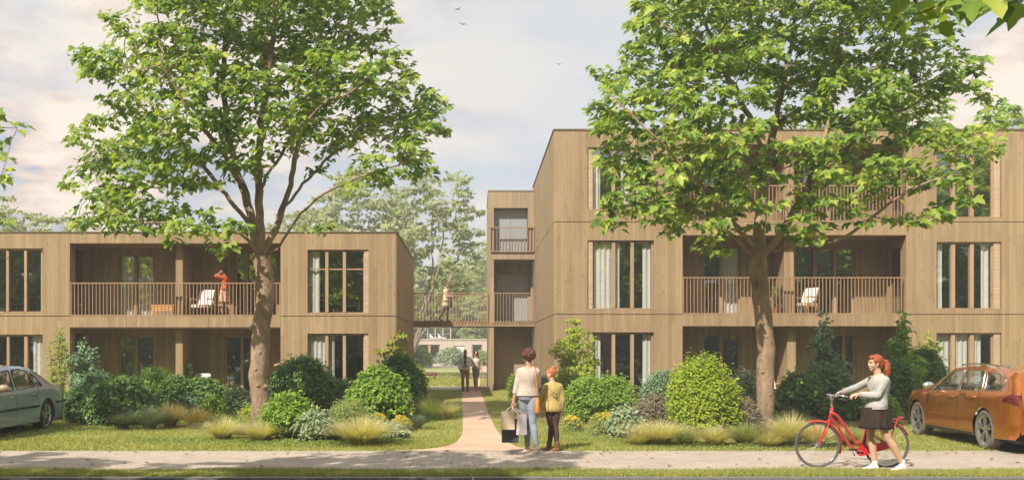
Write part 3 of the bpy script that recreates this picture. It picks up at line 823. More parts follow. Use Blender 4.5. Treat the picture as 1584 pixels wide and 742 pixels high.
def colonize(seed, attr, lines, step=.22, infl=2.2, kill=.4, iters=90, bias=(0,0,.12)):
    """space colonisation. lines: list of polylines (first = trunk); returns pos, parent"""
    r = np.random.RandomState(seed)
    pos = []; par = []
    for li, (start, pts) in enumerate(lines):
        prev = start if start is None or start < 0 else start
        if start is not None and start == -2:   # attach to nearest existing node
            P = np.array(pos); prev = int(np.argmin(((P-np.array(pts[0]))**2).sum(1))); pts = pts[1:]
        last = np.array(pos[prev]) if (prev is not None and prev >= 0) else None
        for p in pts:
            p = np.array(p, float)
            if last is None: pos.append(tuple(p)); par.append(-1); last = p; prev = len(pos)-1; continue
            n = max(1, int(np.linalg.norm(p-last)/step)); a = last
            for k in range(1, n+1):
                q = a+(p-a)*k/n + (r.randn(3)*step*.10 if k < n else 0)
                pos.append(tuple(q)); par.append(prev); prev = len(pos)-1
            last = p
    pos = [np.array(p) for p in pos]
    A = np.array(attr); bias = np.array(bias)
    near = np.full(len(A), -1); nd_ = np.full(len(A), 1e9)
    def upd(lo):
        P = np.array(pos[lo:])
        for c in range(0, len(P), 400):
            D = np.linalg.norm(A[:,None,:]-P[None,c:c+400,:], axis=2); j = D.argmin(1); dm = D[np.arange(len(A)), j]
            m = dm < nd_; nd_[m] = dm[m]; near[m] = j[m]+lo+c
    upd(0); alive = nd_ > kill
    childc = {}
    for _ in range(iters):
        act = alive & (nd_ < infl)
        if not act.any():
            infl *= 1.3
            if infl > 9: break
            continue
        idx = near[act]; vec = A[act]-np.array([pos[i] for i in idx]); vec /= np.maximum(np.linalg.norm(vec, axis=1, keepdims=True), 1e-6)
        lo = len(pos); acc = {}
        for i, v in zip(idx, vec): acc.setdefault(i, []).append(v)
        for i, vs in acc.items():
            d = np.mean(vs, axis=0) + bias + r.randn(3)*.16
            L = np.linalg.norm(d)
            if L < 1e-3 or childc.get(i, 0) > 3: continue
            pos.append(pos[i] + d/L*step); par.append(i); childc[i] = childc.get(i, 0)+1
        if len(pos) == lo: break
        upd(lo); alive &= nd_ > kill
    return np.array(pos), np.array(par)

def branch_radii(par, tip=.006, ex=2.35, rmax=None):
    n = len(par); acc = np.zeros(n); nch = np.zeros(n, int)
    for i in range(n):
        if par[i] >= 0: nch[par[i]] += 1
    for i in range(n-1, -1, -1):
        if nch[i] == 0: acc[i] += tip**ex
        if par[i] >= 0: acc[par[i]] += acc[i]*1.0
    return acc**(1/ex), nch

def branch_mesh(pos, par, rad, nmin=4, nmax=14, rmin=0):
    n = len(pos); ch = [[] for _ in range(n)]
    for i in range(n):
        if par[i] >= 0: ch[par[i]].append(i)
    mb = MB(); stack = [(0, None)]
    while stack:
        s, p = stack.pop()
        chain = ([p] if p is not None else []) + [s]
        while ch[chain[-1]]:
            cs = sorted(ch[chain[-1]], key=lambda c: -rad[c])
            for c in cs[1:]: stack.append((c, chain[-1]))
            chain.append(cs[0])
        if len(chain) < 2 or rad[s] < rmin: continue
        rr = [rad[c] for c in chain]
        if p is not None: rr[0] = min(rr[0], rad[s]*1.15)
        m = int(max(nmin, min(nmax, 4+rr[0]*60)))
        mb.tube([pos[c] for c in chain], rr, m)
    return mb

def grow_leaves(seed, pos, par, rad, nch, per, size, kind, rthr, droop=.25, spread=.16, sd=.25, up=1.0, whorl=True):
    r = np.random.RandomState(seed)
    idx = np.where((rad < rthr) & (par >= 0))[0]
    w = np.where(nch[idx] == 0, per*1.6, per*.75)
    cnt = r.poisson(w)
    I = np.repeat(idx, cnt); N = len(I)
    axis = pos[I]-pos[par[I]]; axis /= np.maximum(np.linalg.norm(axis, axis=1, keepdims=True), 1e-6)
    a = r.rand(N)*2*PI
    out = np.stack([np.cos(a), np.sin(a), r.randn(N)*.25-.05], 1) + axis*.55
    out /= np.linalg.norm(out, axis=1, keepdims=True)
    p = pos[I] + out*(spread*(.3+.9*r.rand(N)))[:,None] - axis*(r.rand(N)*.12)[:,None]
    nrm = np.stack([r.randn(N)*.42, r.randn(N)*.42, np.full(N, up)], 1) + out*.35 + np.array([-.28,-.48,0])*up
    dirn = out + np.array([0,0,-droop]) + r.randn(N,3)*.2
    sz = size*np.clip(1+r.randn(N)*sd, .45, 1.6)
    return scatter_leaves(p, nrm, dirn, sz, kind)

def ell_points(r, blobs, dens, shell=.35):
    """random points in ellipsoid blobs (cx,cy,cz,rx,ry,rz), denser to the outside"""
    out = []
    for cx, cy, cz, rx, ry, rz in blobs:
        n = max(6, int(dens*4.19*rx*ry*rz))
        d = r.randn(n,3); d /= np.linalg.norm(d, axis=1, keepdims=True)
        rho = (shell + (1-shell)*r.rand(n))**(1/2.2)
        out.append(np.array([cx,cy,cz]) + d*rho[:,None]*np.array([rx,ry,rz]))
    return np.concatenate(out)

def tree(name, label, cat, group, seed, lines, blobs, dens, leafk, lsize, per, lmat, bmat, step=.22, kill=.4, infl=2.2, tip=.006, trunk_r=None, rthr=.02,
         loc=(0,0,0), spread=.16, up=1.0, droop=.25, ex=2.35, extra=None, rmin=0, rz=0, thr_floor=None, bias=(0,0,.12)):
    r = np.random.RandomState(seed)
    A = ell_points(r, blobs, dens)
    pos, par = colonize(seed, A, lines, step, infl, kill, bias=bias)
    rad, nch = branch_radii(par, tip, ex)
    if trunk_r:   # rescale thick end smoothly so the base has the wanted radius
        k = trunk_r(pos, rad) if callable(trunk_r) else None
        if k is not None: rad = k
        else:
            s = math.log(trunk_r/rad[0]); t = np.log(np.maximum(rad, tip)/tip)/max(1e-6, math.log(rad[0]/tip)); rad = rad*np.exp(s*np.clip(t, 0, 1)**1.5)
    root = thing(name, label, cat, loc, rz, group)
    mb = branch_mesh(pos, par, rad, rmin=rmin)
    if extra: extra(mb)
    tr = mb.build('trunk', bmat, root, smooth=True)
    V, T = grow_leaves(seed+1, pos, par, rad, nch, per, lsize, leafk, rthr, spread=spread, up=up, droop=droop)
    np_mesh('crown', V, T, lmat, root)
    return root

# ---- the two big maples, laid out from the photo at their own depth
def mk_lines(px_pts, Y0_):
    """px_pts list of (px,py,dy)"""
    return [(PX(x, Y0_+dy), Y0_+dy, PZ(y, Y0_+dy)) for x, y, dy in px_pts]
def to_blobs(lst, Yt):
    out = []
    for x, y, rx, rz, dy, ry in lst:
        Y = Yt+dy; k = Y/FPX
        out.append((PX(x,Y), Y, PZ(y,Y), rx*k, ry, rz*k))
    return out

YT1 = 22.1
knots1 = [(400,455),(412,590),(404,595),(396,560),(392,572),(404,520),(410,540)]
def knots(lst, Yt):
    def f(mb):
        for x, y, r_, dy in lst:
            Y = Yt-dy; c = Vector((PX(x, Y), Y, PZ(y, Y)))
            mb.ell(c, (r_, r_*.9, r_*1.1), nu=12, nv=8)
            d = Vector((.1,-1,.1)); mb.tube([c, c+d*r_*.8, c+d*r_*1.15, c+d*r_*.9], [r_*.9, r_*.62, r_*.42, r_*.15], 10)
    return f
L1 = [(None, mk_lines([(402,662,0),(402,640,0),(401,600,0),(402,560,0),(404,520,0),(408,480,0),(411,445,0),(408,415,0),(404,400,0)], YT1)),
      (-2, mk_lines([(404,404,0),(397,375,.1),(390,345,.2),(380,300,.5),(365,260,.8),(350,200,1.0),(345,120,1.0),(350,40,.8),(355,-30,.5)], YT1)),
      (-2, mk_lines([(405,402,0),(404,370,-.2),(402,330,-.5),(400,280,-.6),(402,220,-.8),(410,150,-.6),(420,70,-.3),(430,-20,0)], YT1)),
      (-2, mk_lines([(407,402,0),(418,370,.1),(432,340,.3),(445,300,.6),(455,250,.9),(470,190,1.2),(500,120,1.3),(520,50,1.2)], YT1)),
      (-2, mk_lines([(408,404,0),(430,385,-.3),(445,360,-.5),(465,330,-.8),(500,300,-1.1),(540,280,-1.3),(585,265,-1.4),(630,250,-1.5)], YT1)),
      (-2, mk_lines([(402,398,0),(385,372,-.4),(370,360,-.7),(340,350,-1.1),(300,350,-1.4),(250,345,-1.6),(200,345,-1.7)], YT1)),
      (-2, mk_lines([(395,365,.1),(350,300,.5),(300,240,.9),(250,190,1.3),(200,150,1.5)], YT1)),
      (-2, mk_lines([(455,345,-.6),(480,355,-.9),(510,350,-1.2)], YT1)),
      (-2, mk_lines([(400,300,-.6),(440,230,-1.4),(490,170,-2.0),(560,130,-2.2)], YT1)),
      (-2, mk_lines([(375,290,.5),(340,230,-.5),(290,170,-1.4),(250,100,-1.8)], YT1)),
      (-2, mk_lines([(440,320,.4),(500,250,1.4),(570,200,2.0),(640,180,2.2)], YT1))]
B1 = [(200,110,75,70,0,1.5),(165,215,60,55,.3,1.3),(150,300,48,50,.2,1.2),(215,330,70,38,-1,1.2),(290,340,55,28,-1.6,.9),(290,180,90,100,-.9,1.8),(260,40,90,70,.3,1.9),
      (330,40,90,80,0,2.6),(420,20,100,70,0,2.8),(500,30,75,75,.5,2.4),(575,35,40,55,.4,1.5),(350,150,90,70,-1.6,1.3),(440,120,90,70,1.2,1.7),(520,150,90,75,-.5,2.2),(600,150,75,65,.6,1.8),
      (640,180,60,58,.8,1.3),(620,250,55,40,-1.0,1.0),(560,270,45,45,-1.5,.9),(655,235,30,28,0,.8),(480,215,45,35,1.4,.9),(300,270,55,45,1.0,1.0),(225,255,65,55,-1.0,1.2),(165,345,45,28,-.6,.8),(230,368,46,20,-1.4,.6),(290,372,45,18,-1.6,.6),(150,352,40,24,-.2,.8),(340,385,22,14,-1.6,.4),(372,350,28,24,-1.9,.5),(445,-40,150,50,0,3.0),(300,-40,110,50,0,2.4),
      (385,250,45,40,-1.6,.6)]
tree('maple_tree', 'big broadleaf street tree with knotty trunk in front of the two storey block', 'tree', 'leafy street trees', 11, L1, to_blobs(B1, YT1), 13,
     'palm', .142, 9.0, M['leaf_maple'], M['bark'], step=.2, kill=.30, tip=.006, trunk_r=.205, rthr=.0135, spread=.19, extra=knots([(411,421,.075,.17),(404,433,.055,.16),(412,487,.08,.17),(390,507,.07,.06),(396,571,.05,.17),(399,596,.05,.18),(411,598,.06,.16),(402,545,.035,.18),(409,640,.04,.19)], YT1))

YT2 = 20.3
L2 = [(None, mk_lines([(1183,672,0),(1183,640,0),(1184,600,0),(1184,560,0),(1183,520,0),(1180,480,0),(1176,440,0),(1173,405,0)], YT2)),
      (-2, mk_lines([(1172,412,0),(1155,388,-.2),(1138,368,-.5),(1100,340,-.9),(1060,320,-1.2),(1010,310,-1.4),(960,320,-1.5)], YT2)),
      (-2, mk_lines([(1173,408,0),(1174,370,.1),(1178,320,.3),(1184,270,.5),(1195,210,.7),(1210,140,.8),(1225,60,.8),(1235,-20,.6)], YT2)),
      (-2, mk_lines([(1176,400,0),(1195,380,-.3),(1215,350,-.5),(1240,310,-.8),(1262,260,-.9),(1280,200,-.9),(1290,120,-.7),(1300,40,-.5)], YT2)),
      (-2, mk_lines([(1180,395,0),(1215,385,-.5),(1260,380,-.9),(1310,365,-1.2),(1350,335,-1.4),(1400,300,-1.6),(1440,280,-1.6),(1490,270,-1.6)], YT2)),
      (-2, mk_lines([(1176,330,.2),(1140,270,.6),(1100,200,.9),(1060,130,1.1),(1020,60,1.2)], YT2)),
      (-2, mk_lines([(1185,250,.5),(1160,180,-.4),(1120,110,-1.0),(1090,30,-1.2)], YT2)),
      (-2, mk_lines([(1255,280,-.8),(1310,230,-.3),(1370,180,.4),(1440,150,.8),(1500,130,1)], YT2)),
      (-2, mk_lines([(1200,200,.7),(1270,150,1.4),(1340,90,1.7),(1390,30,1.8)], YT2)),
      (-2, mk_lines([(1172,390,-.05),(1120,330,-1.2),(1060,260,-2.0),(1000,200,-2.3),(950,150,-2.2)], YT2)),
      (-2, mk_lines([(1350,335,-1.4),(1400,345,-1.6),(1440,335,-1.7)], YT2))]
B2 = [(935,110,32,32,-1.0,.7),(960,170,50,45,-.6,1.2),(945,230,48,42,-.8,1.1),(955,335,50,28,-1.6,.8),(1010,290,75,60,-1.0,1.5),(1040,345,55,28,-1.6,.8),(1090,380,40,28,-1.3,.6),(1010,200,80,75,.2,1.9),(1030,90,75,85,.3,2.0),
      (1080,20,110,70,0,2.8),(1120,120,90,80,-1.4,1.6),(1110,230,90,80,-1.6,1.5),(1140,310,75,55,-1.5,.9),(1090,300,60,60,.8,1.2),(1230,50,100,90,.4,2.8),(1350,60,90,80,.4,2.4),(1320,150,80,60,-.8,1.6),(1400,150,60,60,.8,1.6),
      (1460,110,50,45,.8,1.2),(1500,125,36,30,.8,.9),(1230,150,60,60,1.6,1.2),(1250,250,80,50,-1.6,1.0),(1330,250,80,45,-1.6,1.0),(1190,240,50,45,-1.7,.7),(1250,330,60,40,-1.6,.7),(1290,310,50,45,-1.2,.7),(1400,230,40,35,-1.0,.8),
      (1450,240,60,50,-.8,1.2),(1510,225,50,40,-.4,.9),(1550,190,26,24,-.2,.6),(1450,320,50,38,-1.4,.8),(1475,290,42,40,-1.0,.8),(1200,-40,230,50,0,3.0),(1400,20,60,50,.3,1.6)]
tree('maple_tree', 'big broadleaf street tree with smooth trunk in front of the three storey block', 'tree', 'leafy street trees', 23, L2, to_blobs(B2, YT2), 14,
     'palm', .136, 9.2, M['leaf_maple'], M['bark'], step=.19, kill=.28, tip=.0058, trunk_r=.18, rthr=.0130, spread=.16, extra=knots([(1178,440,.05,.14),(1186,520,.04,.15),(1180,575,.035,.16),(1190,610,.035,.15)], YT2))

# ---- off-frame neighbours on the verge (their twigs and shade reach the picture)
def simple_tree(name, label, group, seed, loc, h, cr, cb, dens, leafk, lsize, per, lmat, bmat, tr_, step=.4, kill=.7, tip=.01, rthr=.03, spread=.3, lobes=9, rz=0, nearline=None, **kw):
    r = np.random.RandomState(seed*3+1)
    blobs = []
    for k in range(lobes):
        a = 2*PI*k/lobes + r.rand(); q = r.rand()
        z = cb + (h-cb)*(.12+.78*((k*.618) % 1)); env = math.sin(PI*min(.95, max(.12, (z-cb)/(h-cb)*.85+.12)))
        rr = cr*(.34+.16*r.rand()); d = max(0, cr*env-rr*.85)
        blobs.append((d*math.cos(a), d*math.sin(a), z, rr, rr, rr*.8))
    blobs.append((0,0,(h+cb)/2,cr*.5,cr*.5,(h-cb)*.42))
    lines = [(None, [(0,0,-.05),(.05,.0,cb*.5),(-.05,.05,cb),(.1,0,(h+cb)/2)])]
    for k in range(4):
        a = 2*PI*k/4+r.rand(); lines.append((-2, [(0,0,cb*.85),(cr*.3*math.cos(a),cr*.3*math.sin(a),cb+(h-cb)*.2),(cr*.6*math.cos(a),cr*.6*math.sin(a),cb+(h-cb)*.5)]))
    if nearline: lines += nearline[0]; blobs += nearline[1]
    return tree(name, label, 'tree', group, seed, lines, blobs, dens, leafk, lsize, per, lmat, bmat, step=step, kill=kill, infl=kill*6, tip=tip, trunk_r=tr_, rthr=rthr, loc=loc, spread=spread, rz=rz, **kw)

simple_tree('street_tree', 'broadleaf tree beyond the left picture edge with a few leafy twigs showing', 'leafy street trees', 31, (-13.9, 19.3, 0), 10.5, 4.6, 3.2, 2.6, 'palm', .21, 3.2, M['leaf_maple'], M['bark'], .2,
            step=.32, kill=.5, tip=.007, rthr=.02, spread=.2, nearline=([(-2, [(1.5,0,6),(4.0,.1,6.2),(4.9,.1,6.1)])], [(4.6,0,6.4,.65,.8,.55),(4.35,0,5.0,.5,.7,.5),(4.3,0,4.3,.5,.6,.35)]))
simple_tree('street_tree', 'roadside tree standing by the viewer whose crown shades the brick pavement', 'leafy street trees', 37, (-6.5, 6.0, 0), 10.4, 3.7, 6.2, 4.5, 'palm', .22, 6.0, M['leaf_maple'], M['bark'], .18,
            step=.32, kill=.5, tip=.007, rthr=.02, spread=.2)
simple_tree('street_tree', 'roadside tree left of the viewer whose shade falls on the grass strip', 'leafy street trees', 39, (-12.4, 4.7, 0), 10.0, 4.2, 6.0, 3.5, 'palm', .22, 6.0, M['leaf_maple'], M['bark'], .18,
            step=.32, kill=.5, tip=.007, rthr=.02, spread=.2)
simple_tree('street_tree', 'roadside tree with large dark leaves hanging into the top right picture corner', 'leafy street trees', 41, (7.0, 5.0, 0), 8.8, 2.9, 5.3, 3.2, 'palm', .165, 6.0, M['leaf_maple'], M['bark'], .17,
            step=.28, kill=.42, tip=.006, rthr=.02, spread=.2, nearline=([(-2, [(-.5,.6,6),(-2.0,1.6,5.2),(-3.0,2.1,4.5),(-3.35,2.2,4.38),(-3.72,2.25,4.33)]), (-2, [(-3.35,2.2,4.38),(-3.5,2.4,4.3),(-3.6,2.5,4.27)]), (-2, [(-3.35,2.2,4.38),(-3.35,1.9,4.18),(-3.5,1.8,4.14)]), (-2, [(-3.72,2.25,4.33),(-3.8,2.1,4.22)]), (-2, [(-3.1,2.1,4.45),(-3.1,2.5,4.45),(-3.15,2.8,4.45)]), (-2, [(-2.0,1.6,5.2),(-2.4,1.9,4.6),(-2.75,2.1,4.2),(-3.02,2.15,4.22)])], [(-3.7,2.25,4.20,.28,.30,.07),(-3.4,2.2,4.24,.30,.3,.08),(-3.2,2.2,4.4,.30,.4,.10),(-4.3,1.2,5.7,1.3,1.3,.5),(-4.6,.3,6.4,1.5,1.4,.6),(-3.2,.9,6.0,1.2,1.2,.5),(-4.0,1.9,5.2,.8,.7,.25),(-2.6,1.9,4.95,.6,.6,.25),(-2.0,1.8,5.4,.8,.6,.3)]))

# ---- trees across the road, behind the viewer (seen in the window panes)
t0 = simple_tree('roadside_tree', 'dense dark tree in the row across the road, mirrored in the window panes', 'trees across the road', 51, (-30,-9,0), 17, 6.2, .8, .5, 'clump', .8, 5, M['leaf_back'], M['bark'], .35, step=.9, kill=1.3, tip=.02, rthr=.09, spread=.55, lobes=12)
t1 = simple_tree('roadside_tree', 'dense dark tree in the row across the road, mirrored in the window panes', 'trees across the road', 52, (-21,-12,0), 19, 6.6, .8, .5, 'clump', .8, 5, M['leaf_back'], M['bark'], .38, step=.9, kill=1.3, tip=.02, rthr=.09, spread=.55, lobes=12)
for k, (x, y) in enumerate([(-12,-9.5),(-3.5,-13),(5,-10),(13.5,-12.5),(22,-9),(31,-12),(40,-9),(-39,-11),(49,-12)]):
    dup((t0, t1)[k % 2], (x, y, 0), k*1.3+.4)
for k in range(12):
    dup((t0, t1)[k % 2], (-52+k*9.6, -21+(k%3)*1.5, 0), k*2.1, scale=(1.05,1.05,1.1))

hs = None
def hedge(loc, rz, label):  # added unseen foliage row, closes the sky gap low in the window reflections
    r = np.random.RandomState(3); n = 9000
    P = np.stack([r.rand(n)*12-6, r.randn(n)*.5, r.rand(n)**.8*3.4], 1); P[:,1] += .35*np.sin(P[:,0]*1.7)+.3*np.sin(P[:,2]*2.3); P[:,2] *= 1+.18*np.sin(P[:,0]*1.1)
    V, T = scatter_leaves(P, r.randn(n,3)*.5+np.array([0,.5,.6]), r.randn(n,3), .34*(.6+.8*r.rand(n)), 'rhomb')
    root = thing('hedge', label, 'hedge', loc, rz, 'hedge added across the road'); np_mesh('foliage', V, T, M['leaf_back'], root); return root
hg = hedge((-54,-16,0), 0, 'tall loose hedge added across the road to fill the lower window reflections')
for k in range(1,10): dup(hg, (-54+k*12, -16+(k%2)*.8, 0), (k%2)*PI)
# ---- behind the buildings
def willow(label, seed, loc, h, cr, cb, stems, mat, leafn=3.6, ls=.42, group='pale trees behind the blocks', dens=.75, name='willow_tree', lean=0):
    r = np.random.RandomState(seed)
    lines = [(None, [(0,0,-.1),(0,0,.7)])]
    blobs = []
    for k in range(stems):
        a = 2*PI*k/stems + r.rand()*.6; e = cr*.75
        lines.append((-2, [(0,0,.5),(e*.22*math.cos(a),e*.22*math.sin(a),h*.28),(e*.5*math.cos(a),e*.5*math.sin(a),h*.52),(e*.75*math.cos(a),e*.75*math.sin(a),h*.75)]))
    for k in range(16):
        a = 2*PI*k*.618; q = (k+.5)/16; z = cb+(h-cb)*(.08+.86*q); env = math.sin(PI*(.18+.72*q))**.7
        rr = cr*(.25+.12*r.rand()); d = max(0, cr*env-rr)
        blobs.append((d*math.cos(a)+lean*min(1,z/6), d*math.sin(a), z, rr, rr, rr*.75))
    lines = [(i, [(x+lean*min(1, z/6), y, z) for x, y, z in pts]) for i, pts in lines]
    return tree(name, label, 'tree', group, seed, lines, blobs, dens*3.2, 'clump', ls*.5, leafn*4.2, mat, M['bark_far'], step=.5, kill=.62, infl=4, tip=.010, trunk_r=.26, rthr=.045, loc=loc, spread=.40, up=.4, droop=.6)
willow('pale silvery tree with several thin stems behind the footbridge', 61, (PX(622,58), 58, 0), 12.8, 3.6, 4.6, 4, M['leaf_willow'], 5.2, .40, lean=1.9)
willow('pale feathery tree rising over the right end of the two storey roof', 62, (PX(560,63), 63, 0), 13.2, 5.0, 5.0, 5, M['leaf_willow'], 4.2, .42)
willow('pale tree top showing over the middle of the two storey roof behind the maple', 63, (PX(470,70), 70, 0), 11.5, 4.5, 4.5, 4, M['leaf_willow'], 4.2, .45)
willow('pale bushy tree over the far left end of the two storey roof', 64, (PX(75,60), 60, 0), 10.3, 3.6, 3, 4, M['leaf_willow'], 5, .42)
willow('light green tree over the left end of the roof, nearest the picture edge', 65, (PX(18,56), 56, 0), 10.6, 2.9, 3, 4, M['leaf_far'], 5, .38)
tb = []
for k, (px, Y, h, cr, lab) in enumerate([(722,140,15,6.6,'round light green tree rising over the pavilion roof'),(560,98,12,6.5,'hazy broad tree left of the pavilion, behind the two storey roof'),
        (765,134,17,6.5,'hazy tall tree rising behind the stair tower'),(700,150,15,8,'far hazy tree behind the pavilion roof'),(770,150,16,8,'far hazy tree beyond the pavilion, partly behind the tower'),(610,150,16,9,'far hazy tree beyond the two storey block')]):
    tb.append(simple_tree('garden_tree', lab, 'trees in the courtyard', 70+k, (PX(px,Y), Y, 0), h, cr, 1.0, .8 if cr < 7 else .45, 'clump', .30 if cr < 7 else .42, 14.0, M['leaf_far'], M['bark_far'], .25, step=.6, kill=.85, tip=.015, rthr=.07, spread=.5, lobes=13))
labs = ['tall dark tree above the roof behind the street tree, leftmost of four','tall dark tree above the roof just right of the street tree stem','dense dark green tree over the right part of the flat roof','green tree over the roof at the right picture edge']
for k, (px, Y, h, cr) in enumerate([(1150,54,14.5,4.5),(1290,55,15.6,4.8),(1410,54,16.0,4.6),(1545,50,14.6,4.4)]):
    simple_tree('woodland_tree', labs[k], 'tall trees behind the three storey block', 80+k, (PX(px,Y), Y, 0), h, cr, 4.0, 1.4, 'clump', .40, 7, M['leaf_back'] if k < 3 else M['leaf_mid'], M['bark'], .3, step=.5, kill=.7, tip=.012, rthr=.05, spread=.4, lobes=13)
# ================================================================ SHRUBS, GRASSES, SAPLINGS
def shrub_mesh(seed, w, h, leaf, lsize, dens, lobes=9, jit=.14, flat=.9, cone=0.0, out=.5, up=.55):
    """leaf cloud over an uneven dome; returns V, T. origin at the base centre"""
    r = np.random.RandomState(seed)
    L = [(0,0,h*.46,w*.40,h*.48)]
    for k in range(lobes):
        a = 2*PI*k*.618*1.0 + r.rand()*.8; q = (k+.5)/lobes
        z = h*(.10+.70*q); e = (math.sqrt(max(.02, 1-(q*.92)**2)) if not cone else (1-q*cone))
        rr = w*(.17+.09*r.rand())*(1 if not cone else max(.35, 1-q*.8)); d = max(0, w*.5*e-rr*.8)
        L.append((d*math.cos(a), d*math.sin(a)*flat, z, rr, rr*(.95 if h < w else 1.1)))
    P = []; Nn = []
    for cx, cy, cz, rx, rz in L:
        area = 4*PI*rx*rz; n = int(dens*area)
        d = r.randn(n,3); d[:,2] = np.abs(d[:,2])*1.0 - .55*(r.rand(n)); d /= np.linalg.norm(d, axis=1, keepdims=True)
        rho = 1 - np.abs(r.randn(n))*jit*1.6 + r.rand(n)**2*jit*2.4
        # tufty surface
        ph = np.sin(d[:,0]*7+seed)+np.sin(d[:,1]*8+seed*2)+np.sin(d[:,2]*9+cx*5)
        rho += ph*.055
        rho += .42*np.clip(np.sin(d[:,0]*15+seed)*np.sin(d[:,1]*13+cx*9)*np.sin(d[:,2]*14+cz*7), 0, 1)*r.rand(n)
        p = np.array([cx,cy,cz]) + d*rho[:,None]*np.array([rx,rx*flat,rz])
        P.append(p); Nn.append(d)
    P = np.concatenate(P); D = np.concatenate(Nn)
    m = P[:,2] > .03; P, D = P[m], D[m]
    n = len(P)
    nrm = D*out + np.array([-.16,-.28,up]) + r.randn(n,3)*.40
    dirn = D*.8 + r.randn(n,3)*.55 + np.array([0,0,.1])
    sz = lsize*np.clip(1+r.randn(n)*.28, .5, 1.7)
    return scatter_leaves(P, nrm, dirn, sz, leaf)

def stems_mesh(seed, w, h, n=7, r0=.012):
    r = random.Random(seed); mb = MB()
    for k in range(n):
        a = 2*PI*k/n + r.random(); t = w*.34*(.5+.5*r.random())
        mb.tube([(0.02*math.cos(a),.02*math.sin(a),-.02),(t*.4*math.cos(a),t*.4*math.sin(a),h*.35),(t*math.cos(a),t*math.sin(a),h*.75)], [r0, r0*.7, r0*.3], 5)
    return mb

SH = 'shrubs in the planting beds'
def shrub(px, py, wpx, top, kind, label, Y=None, flowers=None, nfl=40, lobes=9, cone=0, seed=None, cat='shrub'):
    Yb = GY(py) if Y is None else Y
    k = Yb/FPX; w = wpx*k; h = PZ(top, Yb)
    seed = seed if seed is not None else int(px*7+py)
    kinds = {  # leaf template, leaf size, density, material
        'dark': ('palm', .066, 900, 'leaf_dark'), 'darkbig': ('oval', .105, 400, 'leaf_dark'), 'mid': ('oval', .06, 800, 'leaf_mid'), 'lime': ('oval', .055, 1000, 'leaf_lime'),
        'midp': ('palm', .068, 820, 'leaf_mid'), 'teal': ('oval', .065, 760, 'leaf_teal'), 'silver': ('oval', .07, 620, 'leaf_silver'), 'grey': ('willow', .11, 700, 'leaf_grey'),
        'pale': ('oval', .05, 900, 'leaf_far'), 'limep': ('palm', .07, 700, 'leaf_lime'), 'low': ('oval', .035, 1300, 'leaf_far')}
    lt, ls, dn, mt = kinds[kind]
    root = thing('shrub', label, cat, (PX(px, Yb), Yb, 0), 0, SH)
    stems_mesh(seed, w, h).build('stems', M['twig'], root)
    V, T = shrub_mesh(seed, w, h, lt, ls, dn, lobes=lobes, cone=cone)
    np_mesh('foliage', V, T, M[mt], root)
    if flowers:
        r = random.Random(seed); mb = MB()
        for _ in range(nfl):
            a = r.random()*2*PI; q = r.random()**.6; z = h*(.35+.68*math.sqrt(max(0,1-q*q)))
            c = Vector((w*.46*q*math.cos(a), w*.46*q*math.sin(a), z))
            for _k in range(5):
                mb.ell(c+Vector((r.uniform(-.03,.03), r.uniform(-.03,.03), r.uniform(-.02,.03))), (.013,.013,.010), nu=5, nv=3)
        mb.build('blossom', M[flowers], root)
    return root

def tuft_mesh(seed, w, h, n, bw=.006, lean=.55, plumes=0):
    r = np.random.RandomState(seed)
    a = r.rand(n)*2*PI; rad0 = np.sqrt(r.rand(n))*w*.13
    base = np.stack([rad0*np.cos(a), rad0*np.sin(a), np.zeros(n)], 1)
    a2 = a + r.randn(n)*.5; ln = np.abs(r.rand(n))**.7*lean; L = h*(.65+.55*r.rand(n))
    d = np.stack([np.cos(a2), np.sin(a2), np.zeros(n)], 1); side = np.stack([-np.sin(a2), np.cos(a2), np.zeros(n)], 1)
    K = 5; V = np.zeros((n, 2*K-1, 3)); wd = bw*(.7+.6*r.rand(n))
    for k in range(K):
        t = k/(K-1); o = w*.5*ln*(t**1.7)*1.5; z = L*(t - .28*ln*t**3*1.3)
        c = base + d*o[:,None] + np.stack([np.zeros(n), np.zeros(n), z], 1)
        ww = wd*(1-t*.75)
        if k < K-1: V[:,2*k] = c-side*ww[:,None]; V[:,2*k+1] = c+side*ww[:,None]
        else: V[:,2*k] = c
    F4 = np.array([[2*k,2*k+1,2*k+3,2*k+2] for k in range(K-2)]); F3 = np.array([[2*K-4,2*K-3,2*K-2]])
    off = (np.arange(n)*(2*K-1))[:,None,None]
    return V.reshape(-1,3), [(F4[None]+off).reshape(-1,4), (F3[None]+off).reshape(-1,3)]

GR = 'ornamental grasses in the planting beds'
def grass(px, py, wpx, top, mat, label, n=420, lean=1.0, bw=.0055):
    Yb = GY(py); k = Yb/FPX; w = wpx*k; h = PZ(top, Yb)
    V, T = tuft_mesh(int(px*3+py), w*1.35, h*1.05, int(n*2.4), bw*.72, lean*1.15)
    root = np_mesh('ornamental_grass', V, T, M[mat]); root.location = (PX(px, Yb), Yb, 0)
    return tag(root, label, 'grass clump', GR)

